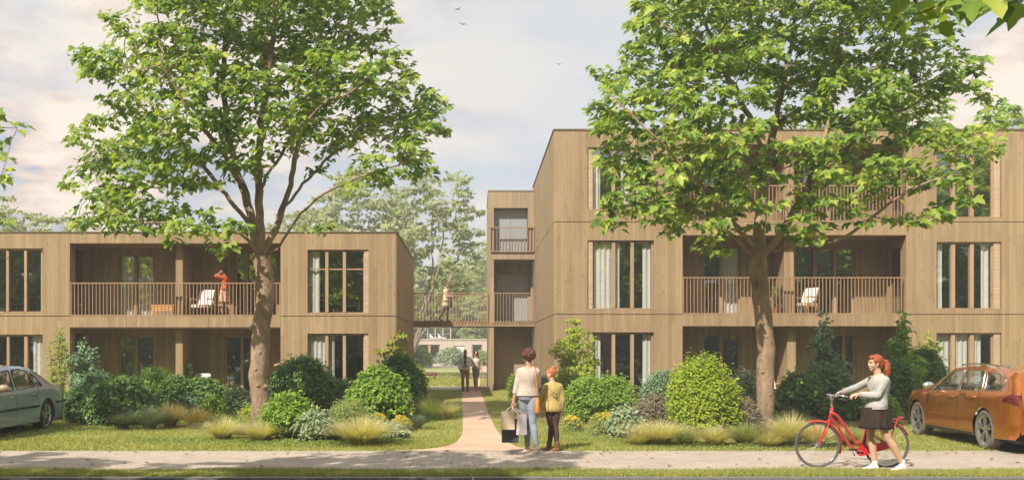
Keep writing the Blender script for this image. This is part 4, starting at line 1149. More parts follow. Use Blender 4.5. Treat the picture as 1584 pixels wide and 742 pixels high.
def sapling(px, py, wpx, top, mat, leaf, lsize, per, label, Y=None, pyramid=True, dens=14, rthr=.02, low=.12, seed=None, cat='young tree', spread=.085):
    Yb = GY(py) if Y is None else Y
    k = Yb/FPX; w = wpx*k; h = PZ(top, Yb); seed = seed or int(px+py)
    bl = []; n = 7
    for i in range(n):
        q = i/(n-1); z = h*(low+(1-low)*q*.96); rr = w*.5*((1-q)*.85+.15 if pyramid else math.sin(PI*(.2+.68*q)))
        bl.append((rr*.3*math.cos(i*2.4), rr*.3*math.sin(i*2.4), z, rr*.8, rr*.8, h/n*.8))
    r = np.random.RandomState(seed)
    lines = [(None, [(0,0,-.03),(.02*w,0,h*.4),(-.03*w,.01,h*.7),(.01,0,h*.97)])]
    for i in range(3): a = 2*PI*i/3+seed; lines.append((-2, [(0,0,h*.05),(w*.2*math.cos(a),w*.2*math.sin(a),h*.3),(w*.38*math.cos(a),w*.38*math.sin(a),h*(.5 if pyramid else .8))]))
    A = ell_points(r, bl, dens*22); pos, par = colonize(seed, A, lines, .07, .8, .09)
    rad, nch = branch_radii(par, .003, 2.4)
    root = thing('sapling', label, cat, (PX(px, Yb), Yb, 0), 0, 'young trees in the planting beds')
    branch_mesh(pos, par, rad).build('trunk', M['twig'], root, smooth=True)
    V, T = grow_leaves(seed+1, pos, par, rad, nch, per*1.5, lsize, leaf, rthr, spread=spread, up=.7, droop=.2)
    np_mesh('crown', V, T, M[mat], root)
    return root

# ---- left bed
sapling(92, 626, 44, 505, 'leaf_mid', 'oval', .085, 2.2, 'slim upright young tree with small leaves against the wall beside the silver car', pyramid=False, dens=18)
sapling(130, 630, 62, 530, 'leaf_teal', 'oval', .10, 2.4, 'loose bushy young tree at the left corner of the ground terrace', pyramid=False)
shrub(122, 652, 62, 606, 'dark', 'small dark shrub right behind the boot of the silver car')
shrub(148, 634, 70, 580, 'teal', 'blue green shrub between the silver car and the flowering shrub')
shrub(188, 656, 108, 592, 'dark', 'broad dark shrub with pale blue flowers, lowest in front of the left terrace', flowers='blue', nfl=45, lobes=13)
shrub(238, 636, 84, 575, 'mid', 'dark green shrub with blue flowers behind the broad one, left of the terrace post', flowers='blue', nfl=40)
shrub(272, 648, 60, 586, 'dark', 'rounded dark shrub in front of the terrace post')
shrub(312, 642, 90, 590, 'dark', 'wide dark shrub right below the white garden chair', lobes=12)
shrub(330, 650, 44, 611, 'mid', 'small bright leafed shrub behind the golden grass clump')
shrub(366, 648, 48, 600, 'silver', 'grey green rounded shrub just left of the knotty trunk')
shrub(289, 650, 46, 612, 'teal', 'low blue green shrub between two grass clumps')
shrub(386, 658, 34, 628, 'lime', 'small yellow green shrub touching the knotty trunk on its left')
grass(190, 664, 38, 634, 'blade_blue', 'dim blue green grass clump, leftmost of the left bed', 300)
grass(232, 664, 46, 626, 'blade_blue', 'blue green grass clump in front of the flowering shrubs', 420)
grass(263, 660, 46, 622, 'blade_brown', 'olive brown grass clump between the blue green and golden clumps', 420)
grass(303, 664, 40, 628, 'blade_brown', 'golden brown upright grass clump in front of the terrace', 380, .9)
grass(345, 680, 56, 646, 'blade_straw', 'wide straw coloured grass clump left of the knotty trunk, nearer the lawn', 520)
grass(372, 672, 40, 640, 'blade_green', 'green grass clump touching the knotty trunk from the left', 360)
grass(402, 684, 52, 648, 'blade_straw', 'straw coloured grass clump at the foot of the knotty trunk', 520)
grass(340, 662, 40, 638, 'blade_green', 'low green grass clump behind the straw coloured one, left of the trunk', 300)
# ---- centre-left bed
shrub(466, 642, 106, 557, 'dark', 'tall dark rounded shrub just right of the knotty trunk, under the window', lobes=14)
shrub(446, 680, 88, 610, 'mid', 'bright green rounded shrub, frontmost right of the knotty trunk', lobes=12)
shrub(487, 684, 62, 634, 'silver', 'silvery variegated shrub between the bright shrub and the wide grass')
shrub(541, 668, 70, 618, 'low', 'pale green loose shrub behind the wide grass clump')
shrub(527, 640, 62, 590, 'teal', 'blue green shrub under the window between two domes')
shrub(586, 656, 92, 572, 'midp', 'sunlit leafy dome shrub left of the path', lobes=13)
shrub(614, 642, 88, 553, 'dark', 'tall dark dome shrub behind the sunlit dome, left of the path', lobes=12)
shrub(640, 622, 42, 566, 'limep', 'yellow green shrub at the corner of the two storey block')
sapling(606, 622, 72, 502, 'leaf_lime', 'oval', .11, 2.0, 'airy yellow green young tree at the right corner of the two storey block', pyramid=False)
shrub(626, 650, 28, 604, 'silver', 'narrow silvery shrub at the right edge of the dark dome')
grass(561, 688, 82, 644, 'blade_straw', 'widest pale grass clump of the bed left of the path', 900)
grass(520, 682, 36, 654, 'blade_straw', 'small pale grass clump left of the widest one', 260)
grass(663, 650, 44, 612, 'blade_green', 'feathery grass clump beside the path in front of the block corner', 380)
grass(690, 646, 40, 618, 'blade_straw', 'straw coloured grass clump touching the left edge of the path', 320)
grass(645, 664, 30, 638, 'blade_blue', 'small blue green grass clump right of the yellow flowers', 240)
grass(676, 628, 36, 600, 'blade_green', 'far green grass clump by the left edge of the path', 260)
shrub(620, 667, 32, 644, 'low', 'low plant with yellow flowers at the right tip of the bed left of the path', flowers='yellow', nfl=60, cat='flowers', lobes=5)
shrub(585, 664, 34, 640, 'low', 'low plant with a few yellow flowers between dome and wide grass', flowers='yellow', nfl=22, cat='flowers', lobes=5)
shrub(607, 678, 44, 658, 'silver', 'low silvery ground plant in front of the yellow flowers', lobes=6)
# ---- right of path
shrub(800, 620, 34, 577, 'mid', 'green shrub by the tower foot, left of the woman with bags')
shrub(842, 626, 66, 586, 'teal', 'dark blue green shrub behind the two walkers')
shrub(882, 622, 78, 563, 'limep', 'yellow green shrub behind the child, under the young tree', lobes=11)
sapling(888, 628, 86, 500, 'leaf_lime', 'oval', .10, 2.6, 'tall airy young tree at the left corner of the three storey block', pyramid=False, dens=18)
shrub(905, 654, 80, 588, 'mid', 'vivid green shrub right beside the child', lobes=12)
shrub(945, 652, 88, 582, 'mid', 'vivid green rounded shrub under the left ground floor window', lobes=12)
shrub(884, 668, 32, 644, 'low', 'low yellow flowering plant at the heel of the vivid shrub beside the child', flowers='yellow', nfl=60, cat='flowers', lobes=5)
shrub(934, 674, 52, 640, 'low', 'loose yellow flowering plant left of the silvery spiky shrub', flowers='yellow', nfl=45, cat='flowers', lobes=6)
shrub(966, 678, 54, 630, 'silver', 'silvery white spiky shrub in the middle of the right bed', lobes=9)
shrub(1008, 658, 56, 612, 'grey', 'grey brown twiggy shrub left of the big lime dome')
shrub(1026, 634, 70, 577, 'teal', 'grey green shrub under the window right of the vivid shrubs')
grass(1018, 688, 76, 648, 'blade_straw', 'wide pale grass clump left of the big lime dome', 800)
grass(988, 690, 34, 664, 'blade_straw', 'small pale grass clump in front of the silvery spiky shrub', 220)
shrub(1087, 672, 112, 553, 'lime', 'big bright lime dome shrub, largest of the right bed', lobes=16)
shrub(1151, 636, 48, 572, 'silver', 'whitish variegated shrub between the lime dome and the smooth trunk')
shrub(1146, 672, 60, 618, 'grey', 'grey brown shrub in front of the smooth trunk, right of the lime dome')
grass(1106, 690, 46, 656, 'blade_straw', 'pale grass clump at the foot of the lime dome', 380)
grass(1152, 690, 50, 652, 'blade_green', 'bright grass clump in front of the grey brown shrub by the trunk', 420)
grass(1060, 690, 36, 662, 'blade_green', 'low green grass clump left below the lime dome', 260)
grass(1192, 692, 44, 664, 'blade_straw', 'short pale grass clump at the foot of the smooth trunk', 300)
grass(1222, 690, 62, 640, 'blade_straw', 'tall pale grass clump right of the smooth trunk, left of the front wheel', 620)
grass(1262, 692, 56, 652, 'blade_straw', 'pale grass clump seen through the front bicycle wheel', 480)
grass(1310, 690, 46, 658, 'blade_green', 'green grass clump seen through the bicycle frame', 360)
grass(1440, 652, 30, 618, 'blade_straw', 'small straw grass clump behind the bicycle rack', 200)
grass(1222, 660, 34, 632, 'blade_green', 'far green grass clump beside the big leaved shrub', 240)
shrub(1238, 650, 78, 578, 'darkbig', 'large leaved dark shrub right of the smooth trunk', lobes=11)
shrub(1282, 648, 76, 570, 'darkbig', 'large leaved dark shrub below the pyramid shaped young tree', lobes=11)
sapling(1274, 640, 92, 486, 'leaf_teal', 'oval', .12, 3.4, 'pyramid shaped young tree left of the red haired woman', Y=27.5, dens=20)
shrub(1322, 650, 56, 610, 'dark', 'low dark shrub behind the bicycle handlebar')
shrub(1390, 648, 56, 560, 'darkbig', 'big leaved shrub right behind the red haired woman', lobes=11)
sapling(1396, 642, 92, 482, 'leaf_mid', 'oval', .11, 4.0, 'tall pyramid shaped young tree between the red haired woman and the orange car', Y=26.5, dens=24)
shrub(1426, 636, 76, 540, 'dark', 'tall dense dark shrub behind the bonnet of the orange car', lobes=12)
shrub(1372, 658, 40, 612, 'mid', 'low leafy shrub seen under the arm of the red haired woman')
sapling(1432, 634, 60, 512, 'leaf_lime', 'oval', .10, 2.4, 'light green airy young tree just left of the last ground floor window', Y=29, pyramid=False)

# potted plants by windows
def potted(name, label, x, y, z, h, leafs, ll, lw, mat, group=None, pot=.14):
    root = thing(name, label, 'plant', (x, y, z), 0, group)
    mb = MB(); mb.lathe([(pot*.7,0),(pot*.95,pot*1.5),(pot,pot*1.6),(pot*.9,pot*1.6),(pot*.85,pot*1.4),(0,pot*1.4)], n=16); mb.build('pot', M['terracotta'], root, smooth='auto')
    r = random.Random(int(x*100)); mb = MB()
    for k in range(leafs):
        a = 2*PI*k*.618; el = .35+.9*((k*.37) % 1); L = ll*(.7+.5*r.random()); z0 = pot*1.4 + (h-ll*.9-pot)*((k+1)/leafs)
        pts = []; n = 6; d = Vector((math.cos(a), math.sin(a), 0)); s = Vector((-math.sin(a), math.cos(a), 0)); p = Vector((0,0,z0))
        for q in range(n+1):
            t = q/n; c = p + d*(L*t*math.cos(el)*(1+.3*t)) + Vector((0,0,L*(t*math.sin(el)-.25*t*t))); wdt = lw*math.sin(PI*min(1,t*.93+.04))**.8
            pts += [c-s*wdt, c+s*wdt+Vector((0,0,.0))]
        mb.add(pts, [(2*q,2*q+1,2*q+3,2*q+2) for q in range(n)])
        mb.tube([(0,0,pot*1.3), p*.9+Vector((0,0,.1)), p], .008, 4)
    mb.build('foliage', M[mat], root)
    return root
potted('potted_plant', 'broad leaved plant in clay pot behind the last upper window of the two storey block', PX(520,32.95), 32.95, zc+.05, 1.15, 18, .62, .085, 'leaf_mid')
potted('potted_plant', 'spiky palm behind the top left window of the three storey block', PX(938,33.0), 33.0, zr2+.3, 1.6, 26, .55, .03, 'leaf_mid')
potted('potted_plant', 'leafy green plant beside the white chair on the left ground terrace', PX(292,33.1), 33.1, 0.0, 1.35, 60, .24, .07, 'leaf_mid')
potted('potted_plant', 'tall plant on the middle loggia just right of the smooth trunk', PX(1200,32.9), 32.9, zr1, 1.15, 44, .3, .05, 'leaf_silver')

# ---------------------------------------------------------------- lawn blades and clover
def blades(seed, rects, n, h, w, name, mat):
    r = np.random.RandomState(seed); xs=[]; ys=[]
    tot = sum((a[1]-a[0])*(a[3]-a[2])*a[4] for a in rects)
    for a in rects:
        k = int(n*(a[1]-a[0])*(a[3]-a[2])*a[4]/tot); xs.append(a[0]+(a[1]-a[0])*r.rand(k)); ys.append(a[2]+(a[3]-a[2])*r.rand(k))
    X = np.concatenate(xs); Y = np.concatenate(ys)
    # keep off path and paving
    sx = VX + FPX*X/Y; sy = VY+FPX*EYE/Y
    lft = np.interp(sy, [601,640,662,674,684,690.5,694.5,697], [714,715,715,713,705,689,659,600]); rgt = np.interp(sy, [601,612,640,660,672,683,691,696,697.5], [743,747,757,766,775,785,801,831,870])
    keep = ~((sx > lft) & (sx < rgt) & (Y > Y_SB-.05)) & ~((Y > Y_SF+.02) & (Y < Y_SB-.03)) & ~((Y > 43.5) & (Y < 47.7))
    X, Y = X[keep], Y[keep]; N = len(X)
    a = r.rand(N)*PI; hh = h*(.5+r.rand(N))*(1+.3*np.sin(X*1.7)*np.cos(Y*1.3)); ww = w*(.7+.6*r.rand(N))
    lx = r.randn(N)*.4*hh; ly = r.randn(N)*.4*hh
    V = np.zeros((N,3,3)); c, s = np.cos(a)*ww, np.sin(a)*ww
    V[:,0] = np.stack([X-c, Y-s, np.zeros(N)], 1); V[:,1] = np.stack([X+c, Y+s, np.zeros(N)], 1); V[:,2] = np.stack([X+lx, Y+ly, hh], 1)
    o = np_mesh(name, V.reshape(-1,3), np.arange(N*3).reshape(-1,3), M[mat]); tag(o, kind='stuff'); return o
o = blades(5, [(-9,11,16.74,19.5,5.0),(-12,14,19.5,24,2.2),(-16,20,24,32,.8),(-3,3,32,43.4,.8)], 260000, .045, .006, 'grass', 'blade_lawn'); tag(o, 'short mown grass between pavement and planting beds', 'grass')
o = blades(6, [(-8,9,Y_GF,Y_SF+.02,1)], 90000, .05, .0045, 'grass', 'blade_lawn'); tag(o, 'narrow strip of longer grass between kerb and pavement', 'grass')
o = blades(8, [(-14,16,47.8,60,1),(-18,18,60,80,.35)], 60000, .09, .02, 'grass', 'blade_lawn'); tag(o, 'rough grass of the courtyard beyond the footbridge', 'grass')
# ground cover along the bed edge
def ground_cover(seed, poly_px, n, ls, mat, label, hh=.10):
    r = np.random.RandomState(seed); P = []
    for (x, y, rx, ry) in poly_px:
        k = n//len(poly_px); a = r.rand(k)*2*PI; q = np.sqrt(r.rand(k)); px, py = x+rx*q*np.cos(a), y+ry*q*np.sin(a)
        Y = FPX*EYE/(py-VY); X = (px-VX)/FPX*Y; P.append(np.stack([X, Y, r.rand(k)*hh*(1.1-q)], 1))
    P = np.concatenate(P); N = len(P)
    V, T = scatter_leaves(P, r.randn(N,3)*.4+np.array([0,0,1]), r.randn(N,3), ls*(.6+.8*r.rand(N)), 'oval')
    return tag(np_mesh('ground_cover', V, T, M[mat]), label, 'ground cover', kind='stuff')
ground_cover(3, [(300,684,70,6),(380,686,60,6),(250,682,50,5),(440,686,60,6),(500,688,50,5),(90,664,90,9),(600,684,50,5)], 22000, .035, 'leaf_far', 'yellow green creeping plants along the front edge of the left bed')
ground_cover(4, [(930,680,60,5),(1000,688,60,5),(1080,690,70,5),(1160,692,60,5),(1230,690,50,6),(880,668,40,5),(1330,684,50,8)], 20000, .035, 'leaf_far', 'yellow green creeping plants along the front edge of the right bed')
ground_cover(9, [(150,640,60,12),(260,645,60,10),(340,640,50,10),(520,645,60,12),(660,640,30,12),(1000,640,60,12),(1210,640,40,12),(1330,635,70,12),(1120,632,80,8),(440,632,60,6)], 26000, .06, 'leaf_mid', 'low leafy undergrowth between the shrubs', .2)
r = np.random.RandomState(12); n = 130
X = np.concatenate([r.rand(n//2)*17-8, r.rand(n//2)*17-8]); Y = np.concatenate([13.97+np.abs(r.randn(n//2))*.9, 16.75-np.abs(r.randn(n//2))*.5]); Y = np.clip(Y, 13.98, 17.4)
V, T = scatter_leaves(np.stack([X, Y, np.full(len(X), .012)+r.rand(len(X))*.012], 1), r.randn(len(X),3)*.22+np.array([0,0,1]), r.randn(len(X),3)*np.array([1,1,.05]), .035+.035*r.rand(len(X)), 'palm')
tag(np_mesh('fallen_leaves', V, T, leafmat('dry_leaf', [(.2,(.16,.10,.04)), (.6,(.30,.22,.07)), (1.0,(.30,.32,.08))], .15, .6)), 'dry and green fallen leaves scattered over the brick pavement', 'leaf litter', kind='stuff')
def dots(seed, n):
    r = random.Random(seed); mb = MB()
    for _ in range(n):
        x, y = r.uniform(-9.5, 9.5), r.choice([r.uniform(16.9, 21), r.uniform(13.35,13.9), r.uniform(16.9,18)])
        s = VX+FPX*x/y
        if 690 < s < 890 and y > 16.8: continue
        mb.ell((x, y, r.uniform(.02,.05)), (.010,.010,.006), nu=5, nv=3)
    return mb
tag(dots(3, 520).build('clover_blossom', M['whitefl']), 'tiny white clover flowers sprinkled over the grass', 'clover', kind='stuff')
# ================================================================ CARS
def carpaint(name, c, metal=.55, rough=.28):
    m, nt, b = newmat(name); t = texco(nt)
    f = noise(nt, t, 400, 1)
    nt.links.new(ramp(nt, f, [(.3, tuple(x*.8 for x in c)), (.7, tuple(min(1,x*1.2) for x in c))]), b.inputs['Base Color'])
    b.inputs['Metallic'].default_value = metal; b.inputs['Roughness'].default_value = rough
    b.inputs['Coat Weight'].default_value = 1; b.inputs['Coat Roughness'].default_value = .03
    return m
M['paint_copper'] = carpaint('copper_paint', (.64,.205,.040), .78, .22)
M['paint_silver'] = carpaint('silver_paint', (.33,.40,.50), .30, .22)
M['chrome'] = plain('chrome', (.75,.75,.75), .12, 1.0, var=.03)
M['alloy'] = plain('alloy_rim', (.62,.62,.64), .28, .9, var=.05)
M['rubber'] = plain('rubber', (.022,.022,.022), .75, var=.3, scale=30, bmp=.3)
M['tyre_dusty'] = plain('dusty_tyre', (.16,.14,.125), .9, var=.3, scale=20, bmp=.3)
M['black'] = plain('black_plastic', (.02,.02,.022), .5)
M['carglass'] = glassmat('car_glass', (.80,.86,.84), .13)
M['redlamp'] = plain('red_lamp', (.12,.008,.010), .12, var=.2, coat=1)
M['leather'] = plain('pale_leather', (.55,.48,.38), .6)
M['void'] = plain('underbody', (.01,.01,.01), .9)

def pip(x, y, poly):
    c = False; n = len(poly); j = n-1
    for i in range(n):
        xi, yi = poly[i]; xj, yj = poly[j]
        if (yi > y) != (yj > y) and x < (xj-xi)*(y-yi)/(yj-yi)+xi: c = not c
        j = i
    return c
def smoothpoly(poly, it=2):
    for _ in range(it):
        q = []
        for i in range(len(poly)):
            a = poly[i]; b = poly[(i+1) % len(poly)]
            L = math.hypot(a[0]-b[0], a[1]-b[1]); u = min(.25, .028/max(L,1e-6)); q += [(a[0]*(1-u)+b[0]*u, a[1]*(1-u)+b[1]*u), (a[0]*u+b[0]*(1-u), a[1]*u+b[1]*(1-u))]
        poly = q
    return poly
def cdt_patch(outer, holes, grid, inside=True):
    vs = [Vector(p) for p in outer]; ed = [(i, (i+1) % len(outer)) for i in range(len(outer))]
    for h in holes:
        b = len(vs); vs += [Vector(p) for p in h]; ed += [(b+i, b+(i+1) % len(h)) for i in range(len(h))]
    xs = [p[0] for p in outer]; ys = [p[1] for p in outer]
    x = min(xs)+grid*.4
    while x < max(xs):
        y = min(ys)+grid*.4
        while y < max(ys):
            if pip(x, y, outer) and not any(pip(x, y, h) for h in holes): vs.append(Vector((x, y)))
            y += grid
        x += grid
    r = delaunay_2d_cdt(vs, ed, [], 0, 1e-5)
    V = r[0]; T = []
    for f in r[2]:
        cx = sum(V[i][0] for i in f)/len(f); cy = sum(V[i][1] for i in f)/len(f)
        if pip(cx, cy, outer) and not any(pip(cx, cy, h) for h in holes): T.append(f)
    return [(v[0], v[1]) for v in V], T

def make_car(name, label, loc, rz, S):
    root = thing(name, label, 'car', loc, rz)
    top = S['top']; tx = [p[0] for p in top]; tz = [p[1] for p in top]
    def t_(x): return float(np.interp(x, tx, tz))
    xR, xF, W, wb, wr = tx[0], tx[-1], S['W'], S['wb'], S['wr']
    ar = wr+.045
    def belt(x): return float(np.interp(x, [xR, xF], S['belt']))
    def hw(x, z, e=None):
        q = min(1, (xF-x)/.75); p = min(1, (x-xR)/.6)
        w = W*(1-.20*(1-q)**2.2-.13*(1-p)**2.2)
        b = belt(x)
        if z > b: w -= (z-b)*.33*(1 if S['cab'][0]-.4 < x < S['cab'][1]+.2 else 1.3) + min(.03, (z-b)*.5)
        w -= .16*max(0, .50-z)**1.5 + .05*max(0, b-z)*max(0, z-.5)
        d = t_(x)-.03-z
        if d < .10: w -= .055*(1-max(0, d)/.10)**2
        return w
    def edge(x): return t_(x)-.035
    zs = S['sill']
    out = []
    n = 14
    def arc(xc):
        a0 = math.asin((zs-wr)/ar)
        return [(xc-ar*math.cos(a0+(PI-2*a0)*k/n), wr+ar*math.sin(a0+(PI-2*a0)*k/n)) for k in range(n+1)]
    out += [(xR+.03, zs+.10), (xR+.12, zs+.02)] + arc(0) + [(x, zs) for x in np.linspace(ar+.25, wb-ar-.25, 8)] + arc(wb) + [(xF-.14, zs+.0), (xF-.02, zs+.12)]
    zf = edge(xF); out += [(xF, z) for z in np.linspace(zs+.2, zf, 4)]
    for x in np.linspace(xF, xR, 90)[1:-1]: out.append((float(x), edge(float(x))))
    out += [(xR, z) for z in np.linspace(edge(xR), zs+.2, 4)]
    wins = [smoothpoly(w, 3) for w in S['wins']]
    V2, T = cdt_patch(out, wins, .07)
    mb = MB()
    for sg in (1, -1): mb.add([(x, sg*hw(x, z), z) for x, z in V2], T)
    # top skin: bonnet, roof, boot; windscreen and rear screen are glass
    xs = sorted(set(list(np.round(np.linspace(xR, xF, 60), 3)) + [v for g in S['screens'] for v in g]))
    ny = 12; V = []; 
    for x in xs:
        w = hw(x, edge(x)); c = t_(x)
        for k in range(ny+1):
            u = -1+2*k/ny; V.append((x, u*w, edge(x)+(c-edge(x))*(1-abs(u)**2.6)))
    F = []; Gf = []
    for i in range(len(xs)-1):
        xm = (xs[i]+xs[i+1])/2; sc = any(a < xm < b for a, b in S['screens'])
        for k in range(ny):
            f = (i*(ny+1)+k, i*(ny+1)+k+1, (i+1)*(ny+1)+k+1, (i+1)*(ny+1)+k)
            (Gf if sc and 0 < k < ny-1 else F).append(f)
    mb.add(V, F)
    # ends
    for xe, sg in ((xR, -1), (xF, 1)):
        V = []; nz = 9; z0 = zs+.12; z1 = edge(xe)
        for j in range(nz+1):
            z = z0+(z1-z0)*j/nz; w = hw(xe, z)
            for k in range(ny+1):
                u = -1+2*k/ny; V.append((xe+sg*.07*(1-u*u)*(1-.5*((j/nz-.35)**2)), u*w, z + (t_(xe)-z1)*(1-abs(u)**2.6)*(1 if j == nz else 0)))
        mb.add(V, [(j*(ny+1)+k, j*(ny+1)+k+1, (j+1)*(ny+1)+k+1, (j+1)*(ny+1)+k) for j in range(nz) for k in range(ny)])
    body = mb.build('body', S['paint'], root, smooth='auto')
    gm = MB()
    # re-add top verts for the screens
    V = []
    for x in xs:
        w = hw(x, edge(x)); c = t_(x)
        for k in range(ny+1):
            u = -1+2*k/ny; V.append((x, u*w, edge(x)+(c-edge(x))*(1-abs(u)**2.6)-.006))
    gm.add(V, Gf); gm.build('windscreen', M['carglass'], root, smooth=True)
    for sg in (1, -1):
        for w_, wn in zip(wins, S['wins']):
            Vw, Tw = cdt_patch(w_, [], .08); g = MB()
            g.add([(x, sg*(hw(x, z)-.010), z) for x, z in Vw], Tw)
            o = g.build('side_window', M['carglass'], root, smooth=True)
            f = MB(); f.tube([(x, sg*(hw(x, z)+.001), z) for x, z in w_], .011, 5, closed=True); f.build('window_trim', M[S.get('trim', 'chrome')], o, smooth=True)
        # seams
        d = MB()
        for line in S['seams']:
            pts = []
            for (x0, z0), (x1, z1) in zip(line[:-1], line[1:]):
                for k in range(7): pts.append((x0+(x1-x0)*k/7, z0+(z1-z0)*k/7))
            pts.append(line[-1]); d.tube([(x, sg*(hw(x, z)+.0005), z) for x, z in pts], .0042, 4)
        d.build('door_seam', M['black'], root)
        for hx, hz in S['handles']:
            h = MB(); w0 = hw(hx, hz); h.tube([(hx-.11, sg*w0, hz), (hx-.08, sg*(w0+.028), hz), (hx+.08, sg*(w0+.028), hz), (hx+.11, sg*w0, hz)], .013, 7, flat=.8)
            h.build('door_handle', S['paint'], root, smooth=True)
        # mirror
        mx, mz = S['mirror']; w0 = hw(mx, mz); m_ = MB()
        m_.ell((mx, sg*(w0+.13), mz+.05), (.075,.12,.075), nu=12, nv=8); m_.bar((mx, sg*(w0-.02), mz-.01), (mx, sg*(w0+.08), mz+.02), .04)
        m_.build('mirror', S['mirrorpaint'], root, smooth=True)
        for nm, poly, mat, off in S['patches']:
            Vp, Tp = cdt_patch(poly, [], .05); g = MB(); g.add([(x, sg*(hw(x, z)+off), z) for x, z in Vp], Tp); g.build(nm, M[mat], root, smooth=True)
    # wheels
    for xc in (0, wb):
        for sg in (1, -1):
            o_ = sg*(W-.035); mb = MB(); rr = wr*.74
            mb.lathe([(rr,-.20*sg),(rr-.02,-.19*sg),(rr-.025,-.02*sg),(rr+.006,.0),(rr+.008,-.012*sg)], (xc, o_, wr), 32, axis='Y')
            mb.lathe([(0,.0*sg-.012*sg),(.045,-.012*sg),(.07,-.02*sg),(.07,-.06*sg),(0,-.06*sg)], (xc, o_, wr), 16, axis='Y')
            for k in range(5):
                for da in (-.17, .17):
                    a = 2*PI*k/5+.3; a2 = a+da
                    p0 = Vector((xc+.05*math.cos(a+da*.5), o_-.02*sg, wr+.05*math.sin(a+da*.5))); p1 = Vector((xc+(rr-.01)*math.cos(a2), o_-.012*sg, wr+(rr-.01)*math.sin(a2)))
                    t = (p1-p0).normalized(); u = t.cross(Vector((0,1,0)))
                    mb.obox((p0+p1)/2, t*(p1-p0).length/2, u*.017, Vector((0,.014,0)))
            wh = mb.build('wheel', M['alloy'], root, smooth='auto')
            mb = MB(); mb.lathe([(rr,.0),(rr+.02,.012*sg),(wr-.03,.016*sg),(wr-.006,-.005*sg),(wr,-.03*sg),(wr,-.17*sg),(wr-.01,-.2*sg),(rr,-.2*sg)], (xc, o_, wr), 40, axis='Y')
            mb.build('tyre', M[S['tyre']], wh, smooth='auto')
            mb = MB(); mb.lathe([(0,-.07*sg),(rr*.62,-.07*sg),(rr*.62,-.08*sg),(0,-.08*sg)], (xc, o_, wr), 24, axis='Y'); mb.lathe([(0,-.15*sg),(rr*.95,-.15*sg),(rr*.95,-.16*sg),(0,-.16*sg)], (xc, o_, wr), 24, axis='Y'); mb.build('brake_disc', M['black'], wh)
    mb = MB(); mb.box(xR+.12, -ar-.02, -W+.1, W-.1, zs-.03, zs+.3); mb.box(ar+.02, wb-ar-.02, -W+.06, W-.06, zs-.02, zs+.26); mb.box(wb+ar+.02, xF-.12, -W+.12, W-.12, zs-.03, zs+.3)
    for xc in (0, wb):
        for sg in (1, -1):
            V = [(xc+(ar+.004)*math.cos(a), sg*y_, wr+(ar+.004)*math.sin(a)) for a in np.linspace(-.35, PI+.35, 17) for y_ in (W-.33, W-.045)]
            mb.add(V, [(2*i, 2*i+1, 2*i+3, 2*i+2) for i in range(16)])
    mb.box(-ar-.02, ar+.02, -W+.32, W-.32, zs, .72); mb.box(wb-ar-.02, wb+ar+.02, -W+.32, W-.32, zs, .72)
    mb.box(S['cab'][0], S['cab'][1]+.1, -W+.12, W-.12, zs+.27, zs+.32)
    mb.build('underbody', M['void'], root)
    for sx, nm in ((wb-1.55, 2), (wb-2.45, 3)):
        for sy in ((-.38, .38) if nm == 2 else (-.36, .36)):
            s = MB(); s.box(sx-.25, sx+.28, sy-.24, sy+.24, .45, .60); s.ell((sx-.30, sy, .85), (.11,.24,.36)); s.ell((sx-.36, sy, 1.20), (.06,.13,.10))
            s.build('seat', M['leather'], root, smooth=True)
    mb = MB(); c_ = Vector((wb-1.0, .38, .93)); ax = Vector((.35,0,.94)).normalized()
    u = Vector((0,1,0)); v = ax.cross(u)
    mb.tube([c_+u*.18*math.cos(2*PI*k/20)+Vector((-.25,0,.9)).normalized()*.18*math.sin(2*PI*k/20) for k in range(20)], .014, 6, closed=True)
    mb.bar(c_-u*.17, c_+u*.17, .03); mb.box(wb-.85, wb-.3, -W+.2, W-.2, .75, .93)
    mb.build('dashboard', M['black'], root)
    return root, hw, t_

wr1 = .325
saloon = dict(top=[(-1.12,.80),(-1.09,.90),(-1.0,.955),(-.75,.985),(-.42,1.01),(.12,1.27),(.42,1.375),(.8,1.42),(1.3,1.435),(1.7,1.40),(1.9,1.35),(2.45,1.03),(2.65,.99),(3.4,.90),(3.68,.80),(3.78,.62)],
    W=.93, wb=2.93, wr=wr1, belt=(.93,.86), cab=(-.2,2.4), sill=.20, paint=M['paint_silver'], trim='black', mirrorpaint=plain('tan_mirror', (.36,.27,.20), .3), tyre='rubber',
    wins=[[(.17,.955),(.44,.95),(.60,1.24),(.50,1.22)],[(.52,.95),(1.40,.925),(1.37,1.325),(1.0,1.335),(.70,1.27)],[(1.50,.92),(2.42,.895),(2.25,1.0),(1.82,1.29),(1.47,1.325)]],
    screens=[(-.38,.36),(1.86,2.42)], seams=[[(1.45,.92),(1.46,.32)],[(.46,.94),(.50,.72),(.40,.58)],[(2.50,.88),(2.52,.32)],[(.40,.30),(2.52,.30)]],
    handles=[(.68,.80),(1.68,.78)], mirror=(2.22,.93),
    patches=[('side_moulding', [(.42,.52),(2.50,.50),(2.50,.545),(.42,.565)], 'black', .012), ('bumper_strip', [(-1.10,.56),(-.42,.56),(-.42,.61),(-1.10,.62)], 'black', .02), ('rear_light', [(-1.09,.70),(-.98,.70),(-.98,.84),(-1.09,.82)], 'redlamp', .004)])
